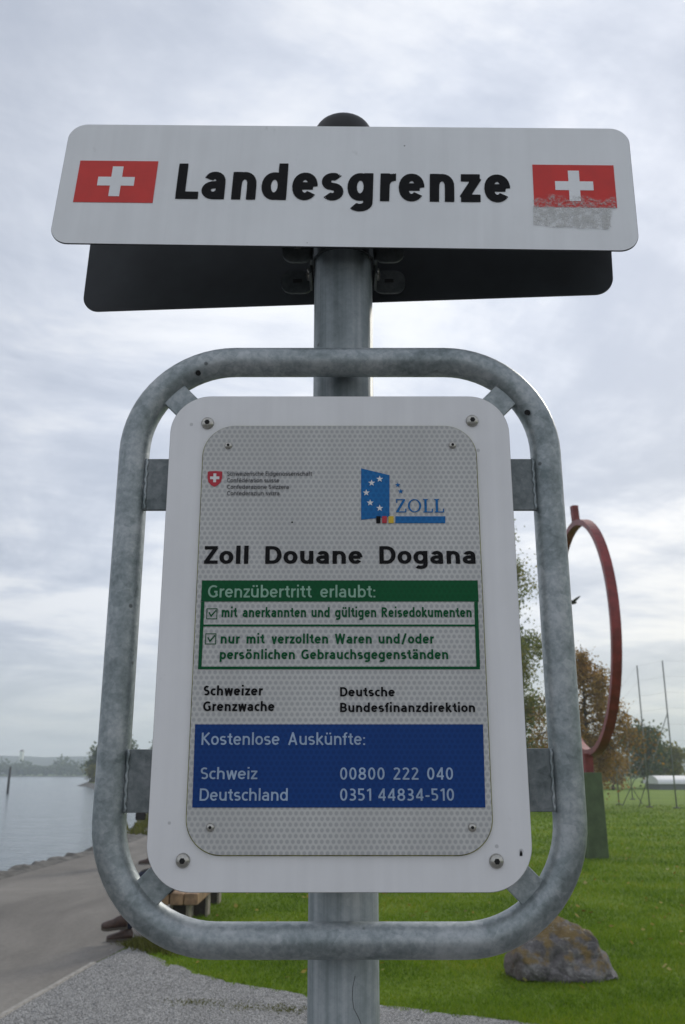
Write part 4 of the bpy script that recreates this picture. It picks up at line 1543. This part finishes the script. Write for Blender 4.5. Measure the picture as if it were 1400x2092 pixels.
far_wood('far_wood', [(-330, 456, -60, 430, 3.5, 8.0, 20, 4.2), (-330, 470, -60, 445, 5.0, 10.5, 25, 6.0)], 110, 0.9, M['leaf_green'], 3)
far_wood('field_wood', [(30, 170, 110, 160, 3.0, 7.0, 12, 3.0), (-20, 230, 60, 190, 4.0, 8.0, 12, 4.0)], 110, 0.45, M['leaf_green'], 5)
tree('poplar', (-168, 446, -0.05), 11.5, (2.2, 2.2), 0.6, 1500, M['leaf_green'], 'tall slim hazy tree on the far shore at the left edge', trunk_r=0.3, limbs=22, seed=61, clump=1.0, low=0.05)

# hills behind the lake
bm = bmesh.new()
N = 90
rows = []
for d, hs in ((560, 0.0), (700, 0.35), (900, 1.0), (1080, 0.6)):
    row = []
    for i in range(N + 1):
        a = R(-58 + 116 * i / N)
        xx, yy = d * math.sin(a), d * math.cos(a) + (150 if d > 600 else 60)
        hh = 20 + 7 * mnoise.noise((xx * 0.004, 1.3, 0)) + 2.0 * mnoise.noise((xx * 0.03, d * .01, 0))
        hh *= 1.0 if xx < 0 else 1.0 + 0.45 * min(1, xx / 250)
        row.append(bm.verts.new((xx, yy, hh * hs if hs else -0.3)))
    rows.append(row)
for A, B in zip(rows, rows[1:]):
    for j in range(N): bm.faces.new((A[j], A[j + 1], B[j + 1], B[j]))
tag(obj('hills', bm, simple('wooded_hill', (0.035, 0.050, 0.025), 0.95, 0, 0.5, 0.05), smooth=True), kind='structure')

# white house on the far slope
t = empty('far_house', (-198, 575, 8.0))
t.scale = (0.5, 0.5, 0.5)
tag(t, 'tiny white house on the hazy far shore of the lake', 'house')
bm = bmesh.new()
add_box(bm, (0, 0, 6.0), (3.6, 5, 12.0))
obj('wall', bm, simple('white_render', (0.75, 0.75, 0.73), 0.9), t)
bm = bmesh.new()
vs = [bm.verts.new(q) for q in ((-2.1, -2.8, 12.0), (2.1, -2.8, 12.0), (2.1, 2.8, 12.0), (-2.1, 2.8, 12.0), (0, -2.8, 14.0), (0, 2.8, 14.0))]
for q in ((0, 1, 4), (2, 3, 5), (0, 4, 5, 3), (1, 2, 5, 4), (0, 3, 2, 1)): bm.faces.new([vs[i] for i in q])
obj('roof', bm, simple('brown_tiles', (0.12, 0.06, 0.045), 0.9), t)

# mooring stake in the lake
bm = bmesh.new()
add_tube(bm, [(0, 0, -1.2), (0.01, 0, 0.8), (0.05, 0, 2.05)], [0.13, 0.12, 0.10], 10)
tag(obj('mooring_stake', bm, simple('wet_timber', (0.06, 0.055, 0.05), 0.8), None, (-32.9, 92.5, 0)), 'dark wooden stake standing in the lake water', 'stake')


# ------------------------------------------------------------------ net fence, shed, bird
def net_fence():
    t = empty('net_fence', (14, 42, 0))
    tag(t, 'tall grey ball stop fence of slim posts, stays and thin wires on the field', 'fence')
    m = simple('fence_steel', (0.26, 0.27, 0.27), 0.5, 0.4)
    foot = simple('concrete_foot', (0.12, 0.12, 0.10), 0.9)
    P_ = [(13.2, 45.1, 4.9), (13.64, 42.0, 6.25), (14.45, 40.9, 6.35), (19.5, 41.5, 6.4), (25.0, 42.0, 6.4), (16.6, 54.0, 4.2)]
    for i, (x, y, h_) in enumerate(P_):
        bm = bmesh.new()
        add_tube(bm, [(x - 14, y - 42, -0.1), (x - 14, y - 42, h_)], 0.032, 8)
        po = obj('post', bm, m, t)
        bm = bmesh.new()
        add_lathe(bm, [(0.17, -0.05), (0.15, 0.05), (0.06, 0.06)], 10, c=(x - 14, y - 42, 0))
        obj('foot', bm, foot, po)
    for a, b in (((14.45, 40.9, 4.05), (13.25, 42.3, 0)), ((13.64, 42.0, 2.2), (12.9, 43.6, 0)), ((13.2, 45.1, 2.0), (14.6, 46.0, 0))):
        bm = bmesh.new()
        add_tube(bm, [(a[0] - 14, a[1] - 42, a[2]), (b[0] - 14, b[1] - 42, b[2])], 0.02, 6)
        obj('stay', bm, m, t)
    seq = [(13.2, 45.1, 4.9), (13.64, 42.0, 6.25), (14.45, 40.9, 6.35), (19.5, 41.5, 6.4), (25.0, 42.0, 6.4)]
    for k in range(6):
        pts = []
        for (a, b) in zip(seq, seq[1:]):
            for s in np.linspace(0, 1, 7)[:-1]:
                f = 1 - 0.11 * k
                sag = -0.03 * math.sin(math.pi * s)
                pts.append((a[0] + (b[0] - a[0]) * s - 14, a[1] + (b[1] - a[1]) * s - 42, (a[2] + (b[2] - a[2]) * s) * f + sag))
        bm = bmesh.new()
        add_tube(bm, pts, 0.0028, 4)
        obj('wire', bm, m, t)


net_fence()


def shed():
    t = empty('white_shed', (41.4, 86, 0))
    tag(t, 'long low white roofed tunnel shed at the far edge of the field', 'shed')
    bm = bmesh.new()
    add_box(bm, (0, 0, 0.25), (26, 4, 0.5))
    for i in range(12): add_box(bm, (-12.5 + i * 2.27, -2.03, 0.25), (0.10, 0.06, 0.5))
    obj('wall', bm, simple('grey_cladding', (0.20, 0.21, 0.22), 0.7), t)
    bm = bmesh.new()
    prof = [(2.2 * math.cos(R(a)), 0.5 + 0.72 * math.sin(R(a))) for a in range(0, 181, 15)]
    rows = [[bm.verts.new((xx, y_, z_)) for y_, z_ in prof] for xx in (-13.2, 13.2)]
    for j in range(len(prof) - 1): bm.faces.new((rows[0][j], rows[0][j + 1], rows[1][j + 1], rows[1][j]))
    bm.faces.new(rows[0]); bm.faces.new(rows[1][::-1])
    obj('roof', bm, simple('white_roof', (0.74, 0.75, 0.76), 0.6), t)


shed()


def bird():
    t = empty('bird', (4.24, 16.4, 4.50), R(40))
    t.scale = (1.1, 1.1, 1.1)
    tag(t, 'small dark bird in flight beside the red ring', 'bird')
    m = simple('dark_feathers', (0.025, 0.024, 0.024), 0.8)
    bm = bmesh.new()
    pts = [(-0.13, 0, 0.0), (-0.10, 0, 0.005), (-0.04, 0, 0.012), (0.02, 0, 0.012), (0.06, 0, 0.014), (0.085, 0, 0.018), (0.105, 0, 0.014), (0.125, 0, 0.011)]
    add_tube(bm, pts, [0.016, 0.014, 0.034, 0.036, 0.024, 0.021, 0.012, 0.002], 12)
    vs = [bm.verts.new(q) for q in ((-0.10, -0.012, 0.004), (-0.10, 0.012, 0.004), (-0.18, 0.035, 0.0), (-0.185, 0, -0.002), (-0.18, -0.035, 0.0))]
    bm.faces.new(vs)
    obj('body', bm, m, t)
    for s in (-1, 1):
        bm = bmesh.new()
        top = [(0.045, 0.02, 0.02), (0.055, 0.08, 0.075), (0.03, 0.15, 0.10), (-0.06, 0.20, 0.085), (-0.05, 0.12, 0.07), (-0.045, 0.06, 0.045), (-0.04, 0.02, 0.018)]
        A = [bm.verts.new((x, s * y, z)) for x, y, z in top]
        B = [bm.verts.new((x, s * y, z - 0.008)) for x, y, z in top]
        bm.faces.new(A); bm.faces.new(B[::-1])
        for j in range(len(A)): bm.faces.new((A[j], A[(j + 1) % len(A)], B[(j + 1) % len(A)], B[j]))
        obj('wing', bm, m, t)


bird()


# ------------------------------------------------------------------ bench and people
def bench():
    t = empty('park_bench', (-1.55, 10.2, 0))
    tag(t, 'low timber bench on dark block legs between path and lawn', 'bench')
    wood = simple('pale_timber', (0.30, 0.19, 0.105), 0.7, 0, 0.35, 9, 0.3, 60)
    dark = simple('dark_timber', (0.045, 0.036, 0.026), 0.8, 0, 0.4, 9, 0.3, 60)
    trim = simple('grey_timber', (0.28, 0.25, 0.20), 0.8, 0, 0.3, 20)
    for k in range(3):
        bm = bmesh.new()
        add_box(bm, (-0.135 + 0.135 * k, 0.22, 0.36), (0.125, 2.70, 0.10), bevel=0.008)
        obj('seat_beam', bm, wood, t)
    for yy in (-0.85, 0.45, 1.40):
        bm = bmesh.new()
        add_box(bm, (0.0, yy, 0.155), (0.13, 0.16, 0.31), bevel=0.004)
        leg = obj('leg', bm, dark, t)
        for s in (-1, 1):
            bm = bmesh.new()
            add_box(bm, (s * 0.078, yy - 0.01, 0.155), (0.026, 0.19, 0.31), bevel=0.003)
            obj('side_board', bm, trim, leg)


bench()


def skin_body(name, joints, edges, parent, zones, mats, sub=2):
    """continuous surface grown over a joint skeleton; joints: name -> (xyz, rx, ry). the first joint is the root"""
    names = list(joints)
    me = bpy.data.meshes.new(name)
    me.from_pydata([joints[k][0] for k in names], [(names.index(a), names.index(b)) for a, b in edges], [])
    o = bpy.data.objects.new(name, me)
    COL.objects.link(o)
    md = o.modifiers.new('skin', 'SKIN')
    md.use_smooth_shade = True
    sv = me.skin_vertices[0].data
    for i, k in enumerate(names):
        sv[i].radius = joints[k][1:3]
        sv[i].use_root = i == 0
    s = o.modifiers.new('sub', 'SUBSURF')
    s.levels = s.render_levels = sub
    bpy.context.view_layer.update()
    dg = bpy.context.evaluated_depsgraph_get()
    me2 = bpy.data.meshes.new_from_object(o.evaluated_get(dg))
    bpy.data.objects.remove(o)
    me2.name = name
    o2 = bpy.data.objects.new(name, me2)
    COL.objects.link(o2)
    o2.parent = parent
    me2.materials.clear()
    for m in mats: me2.materials.append(m)
    for f in me2.polygons:
        f.material_index = zones(f.center)
        f.use_smooth = True
    return o2


M['skin'] = simple('skin', (0.42, 0.24, 0.16), 0.55, 0, 0.06, 20)
M['jeans'] = simple('navy_jeans', (0.014, 0.018, 0.042), 0.85, 0, 0.3, 40, 0.3, 200)
M['jacket'] = simple('dark_jacket', (0.016, 0.014, 0.014), 0.8, 0, 0.3, 30, 0.3, 120)
M['brown_coat'] = simple('brown_coat', (0.055, 0.035, 0.030), 0.85, 0, 0.3, 30, 0.3, 120)
M['trousers'] = simple('dark_trousers', (0.025, 0.018, 0.017), 0.85, 0, 0.3, 40)
M['shoe'] = simple('brown_leather_shoe', (0.055, 0.028, 0.020), 0.45, 0, 0.3, 40)
M['sole'] = simple('shoe_sole', (0.10, 0.085, 0.07), 0.8)
M['hair'] = simple('dark_hair', (0.018, 0.012, 0.009), 0.6, 0, 0.4, 90, 0.5, 200)


def head(parent, c, face, hairm, tilt=0.0):
    """head with face and hair; c = centre, face = heading in radians (0 looks to -X)"""
    bm = bmesh.new()
    bmesh.ops.create_uvsphere(bm, u_segments=24, v_segments=18, radius=1)
    for v in bm.verts:
        x, y_, z = v.co
        f = max(0, -x)
        v.co = Vector((x * 0.098, y_ * 0.076 * (1 - 0.18 * max(0, -z)), z * 0.118))
        if z < -0.2: v.co.x -= 0.010 * f
        # brow, nose, mouth, chin
        if f > 0.6 and abs(y_) < 0.22 and -0.35 < z < 0.12: v.co.x -= 0.020 * (1 - abs(y_) / 0.22) * (1 - abs(z + 0.2) / 0.4)
        if f > 0.6 and 0.2 < abs(y_) < 0.5 and -0.05 < z < 0.18: v.co.x += 0.007
        if f > 0.5 and abs(y_) < 0.3 and z < -0.8: v.co.x -= 0.010
    for s in (-1, 1):
        e = bmesh.new()
        bmesh.ops.create_uvsphere(e, u_segments=10, v_segments=8, radius=1)
        for v in e.verts: v.co = Vector((v.co.x * 0.018 + 0.008, v.co.y * 0.008 + s * 0.076, v.co.z * 0.030 - 0.008))
        for f in e.faces: f.smooth = True
        merge(bm, e)
        e = bmesh.new()
        bmesh.ops.create_uvsphere(e, u_segments=10, v_segments=8, radius=0.0105)
        for v in e.verts: v.co += Vector((-0.083, s * 0.031, 0.006))
        merge(bm, e, 1)
    e = bmesh.new()
    bmesh.ops.create_uvsphere(e, u_segments=12, v_segments=6, radius=1)
    for v in e.verts: v.co = Vector((v.co.x * 0.008 - 0.090, v.co.y * 0.023, v.co.z * 0.006 - 0.056))
    merge(bm, e, 2)
    for f in bm.faces: f.smooth = True
    M_ = Matrix.Translation(c) @ Matrix.Rotation(face, 4, 'Z') @ Matrix.Rotation(tilt, 4, 'Y')
    bm.transform(M_)
    lips = M.setdefault('lips', simple('lips', (0.30, 0.11, 0.09), 0.5))
    h_ = obj('head', bm, [M['skin'], M['hole'], lips], parent)
    bm = bmesh.new()
    bmesh.ops.create_uvsphere(bm, u_segments=28, v_segments=20, radius=1)
    dele = [v for v in bm.verts if (v.co.x < -0.30 and v.co.z < 0.55) or v.co.z < -0.55]
    bmesh.ops.delete(bm, geom=dele, context='VERTS')
    for v in bm.verts:
        k = 1 + 0.05 * mnoise.noise(v.co * 6)
        v.co = Vector((v.co.x * 0.107 * k + 0.006, v.co.y * 0.086 * k, v.co.z * 0.126 * k + 0.004))
    for f in bm.faces: f.smooth = True
    bm.transform(M_)
    obj('hair', bm, hairm, h_)
    return h_


def shoe(parent, heel, toe, m):
    """shoe with sole from heel point to toe point"""
    heel, toe = Vector(heel), Vector(toe)
    d = toe - heel
    L = d.length
    bm = bmesh.new()
    secs = [(0.00, .030, .045), (0.06, .038, .085), (0.2, .040, .095), (0.38, .038, .085), (0.55, .043, .060), (0.75, .047, .045), (0.92, .038, .034), (1.0, .015, .022)]
    rings = []
    for s, w_, h_ in secs:
        rings.append([bm.verts.new((s * L, w_ * c_, max(0.012, 0.012 + h_ * sn))) for c_, sn in [(math.cos(R(a)), math.sin(R(a))) for a in range(0, 181, 20)]])
    k = len(rings[0])
    for A, B in zip(rings, rings[1:]):
        for j in range(k - 1): bm.faces.new((A[j], A[j + 1], B[j + 1], B[j])).smooth = True
        bm.faces.new((A[k - 1], A[0], B[0], B[k - 1]))
    bm.faces.new(rings[0]); bm.faces.new(rings[-1][::-1])
    out = [(s * L - (0.004 if s == 0 else 0), w_ + 0.003) for s, w_, _ in secs]
    ol = [(x, w_) for x, w_ in out] + [(x, -w_) for x, w_ in out[::-1]]
    lo = [bm.verts.new((x, y_, -0.012)) for x, y_ in ol]
    hi = [bm.verts.new((x, y_, 0.013)) for x, y_ in ol]
    for j in range(len(ol)):
        bm.faces.new((lo[j], lo[(j + 1) % len(ol)], hi[(j + 1) % len(ol)], hi[j])).material_index = 1
    bm.faces.new(lo[::-1]).material_index = 1
    bm.faces.new(hi).material_index = 1
    q = Vector((1, 0, 0)).rotation_difference(d.normalized())
    if abs(d.z) < 1e-4: q = Matrix.Rotation(math.atan2(d.y, d.x), 3, 'Z').to_quaternion()
    bm.transform(Matrix.Translation(heel) @ q.to_matrix().to_4x4())
    return obj('shoe', bm, [m, M['sole']], parent)


def hand(parent, wrist, direction, palm_n, curl=0.5, s=1.0, side=1):
    """palm with four bent fingers and a thumb"""
    d = Vector(direction).normalized()
    n_ = Vector(palm_n)
    n_ = (n_ - d * n_.dot(d)).normalized()
    b = d.cross(n_) * side
    W = Vector(wrist)
    J = {'w': (tuple(W), .026 * s, .018 * s), 'p': (tuple(W + d * .045 * s), .036 * s, .014 * s), 'k': (tuple(W + d * .085 * s), .036 * s, .012 * s)}
    E_ = [('w', 'p'), ('p', 'k')]
    o = skin_body('hand', J, E_, parent, lambda c: 0, [M['skin']], 1)
    bm = bmesh.new()
    bm.from_mesh(o.data)
    for i, L in enumerate((.068, .078, .072, .056)):
        off = (i - 1.5) * .0185 * s
        base = W + d * .080 * s + b * off
        pts, a, p_ = [base], 0.25, base
        for f in (.42, .32, .26):
            a += curl * 0.9
            dd = d * math.cos(a) + n_ * math.sin(a)
            p_ = p_ + dd * L * f * s
            pts.append(p_)
        add_tube(bm, pts, [.0092 * s, .0085 * s, .0078 * s, .0058 * s], 8)
    tb = W + d * .028 * s + b * -.030 * s
    add_tube(bm, [tb, tb + (d * .5 - b * .75 + n_ * .3) * .036 * s, tb + (d * .95 - b * .85 + n_ * .65) * .052 * s], [.0115 * s, .0100 * s, .0068 * s], 8)
    bm.to_mesh(o.data)
    bm.free()
    return o


def seated_person():
    t = empty('person', (-1.62, 9.12, 0))
    tag(t, 'person in dark jacket and navy jeans sitting cross legged on the bench', 'person')
    ox, oy = -1.62, 9.12
    v = lambda x, y_, z: (x - ox, y_ - oy, z)
    J = {'pelvis': (v(-1.58, 9.12, .50), .15, .13), 'waist': (v(-1.56, 9.12, .66), .14, .115), 'chest': (v(-1.55, 9.12, .86), .165, .125), 'neck': (v(-1.57, 9.12, 1.02), .06, .06), 'crown': (v(-1.59, 9.12, 1.08), .05, .05),
         'hipL': (v(-1.62, 9.03, .49), .105, .095), 'kneeL': (v(-1.9, 9.06, 0.505), .068, .068), 'calfL': (v(-1.95, 9.07, 0.32), .058, .058), 'ankL': (v(-1.99, 9.08, 0.1), .045, .045),
         'hipR': (v(-1.62, 9.21, .50), .105, .095), 'kneeR': (v(-1.87, 9.12, 0.585), .066, .066), 'calfR': (v(-1.97, 9.05, 0.42), .056, .056), 'ankR': (v(-2.03, 8.98, 0.235), .043, .043),
         'shL': (v(-1.56, 8.95, .95), .062, .062), 'elL': (v(-1.62, 8.90, .70), .050, .050), 'wrL': (v(-1.72, 9.00, .625), .036, .036),
         'shR': (v(-1.56, 9.29, .95), .062, .062), 'elR': (v(-1.62, 9.34, .70), .050, .050), 'wrR': (v(-1.72, 9.20, .66), .036, .036)}
    E_ = [('pelvis', 'waist'), ('waist', 'chest'), ('chest', 'neck'), ('neck', 'crown'), ('pelvis', 'hipL'), ('hipL', 'kneeL'), ('kneeL', 'calfL'), ('calfL', 'ankL'),
          ('pelvis', 'hipR'), ('hipR', 'kneeR'), ('kneeR', 'calfR'), ('calfR', 'ankR'), ('chest', 'shL'), ('shL', 'elL'), ('elL', 'wrL'), ('chest', 'shR'), ('shR', 'elR'), ('elR', 'wrR')]

    def zone(c):
        if c.z > 1.03: return 0
        leg = c.x < -0.10 and c.z < 0.60 and not (c.z > 0.60)
        return 1 if (c.z < 0.50 or (leg and c.z < 0.67)) else 2
    skin_body('body', J, E_, t, zone, [M['skin'], M['jeans'], M['jacket']])
    head(t, Vector(v(-1.61, 9.12, 1.175)), 0.15, M['hair'], -0.1)
    hand(t, v(-1.73, 9.01, .62), (-0.9, .2, -.25), (-.1, .1, -1), .5)
    hand(t, v(-1.73, 9.19, .655), (-0.9, -.2, -.1), (-.1, -.1, -1), .5, side=-1)
    shoe(t, v(-1.94, 9.09, .016), v(-2.175, 9.05, .016), M['shoe'])
    shoe(t, v(-1.975, 8.975, .150), v(-2.20, 8.93, .140), M['shoe'])


def standing_person():
    ox, oy = -3.23, 16.45
    t = empty('person', (ox, oy, 0))
    tag(t, 'person in brown coat standing on the path half hidden by the notice board', 'person')
    J = {'pelvis': ((0, 0, .93), .15, .115), 'waist': ((0, 0, 1.08), .145, .11), 'chest': ((0, 0, 1.30), .17, .12), 'neck': ((-.01, 0, 1.48), .058, .058), 'crown': ((-.02, 0, 1.54), .05, .05),
         'hipL': ((-.02, -.09, .90), .10, .10), 'kneeL': ((-.05, -.10, .50), .068, .068), 'calfL': ((-.035, -.10, .34), .060, .060), 'ankL': ((-.02, -.11, .10), .045, .045),
         'hipR': ((.02, .09, .90), .10, .10), 'kneeR': ((.06, .10, .51), .068, .068), 'calfR': ((.11, .10, .34), .060, .060), 'ankR': ((.16, .11, .12), .045, .045),
         'shL': ((0, -.19, 1.38), .062, .062), 'elL': ((-.02, -.25, 1.10), .050, .050), 'wrL': ((-.16, -.22, .93), .038, .038),
         'shR': ((0, .19, 1.38), .062, .062), 'elR': ((.05, .25, 1.10), .050, .050), 'wrR': ((-.05, .24, .87), .038, .038)}
    E_ = [('pelvis', 'waist'), ('waist', 'chest'), ('chest', 'neck'), ('neck', 'crown'), ('pelvis', 'hipL'), ('hipL', 'kneeL'), ('kneeL', 'calfL'), ('calfL', 'ankL'),
          ('pelvis', 'hipR'), ('hipR', 'kneeR'), ('kneeR', 'calfR'), ('calfR', 'ankR'), ('chest', 'shL'), ('shL', 'elL'), ('elL', 'wrL'), ('chest', 'shR'), ('shR', 'elR'), ('elR', 'wrR')]
    skin_body('body', J, E_, t, lambda c: 0 if c.z > 1.49 else (2 if c.z > 0.74 else 1), [M['skin'], M['trousers'], M['brown_coat']])
    head(t, Vector((-.035, 0, 1.635)), 0.0, M['hair'])
    hand(t, (-.165, -.22, .92), (-.75, .0, -.65), (-.1, .8, -.3), .8)
    hand(t, (-.055, .24, .86), (-.3, 0, -.95), (-.1, -.9, 0), .5, side=-1)
    shoe(t, (.035, -.11, .014), (-.235, -.12, .014), M['shoe'])
    shoe(t, (.215, .11, .030), (-.050, .10, .014), M['shoe'])
    # dark pouch held in the near hand
    t2 = empty('hand_bag', (ox - .225, oy - .22, .84))
    tag(t2, 'small dark bag held by the person standing on the path', 'bag')
    bm = bmesh.new()
    add_box(bm, (0, 0, -0.06), (.17, .07, .13), bevel=.02)
    obj('pouch', bm, M['jacket'], t2)
    bm = bmesh.new()
    add_tube(bm, [(-.05, 0, 0), (-.035, 0, .045), (0, 0, .06), (.035, 0, .045), (.05, 0, 0)], .006, 6)
    obj('handle', bm, M['jacket'], t2)


seated_person()
standing_person()

# ------------------------------------------------------------------ haze: one box of even thin air round everything
bm = bmesh.new()
add_box(bm, (0, 590, 19.5), (3600, 1340, 43))
m = bpy.data.materials.new('thin_haze')
m.use_nodes = True
nt = m.node_tree
nt.nodes.remove(nt.nodes['Principled BSDF'])
vol = nt.nodes.new('ShaderNodeVolumePrincipled')
vol.inputs['Color'].default_value = (0.82, 0.91, 1.0, 1)
vol.inputs['Density'].default_value = 0.0010
vol.inputs['Anisotropy'].default_value = 0.2
nt.links.new(vol.outputs[0], nt.nodes['Material Output'].inputs['Volume'])
tag(obj('haze', bm, m), kind='stuff')
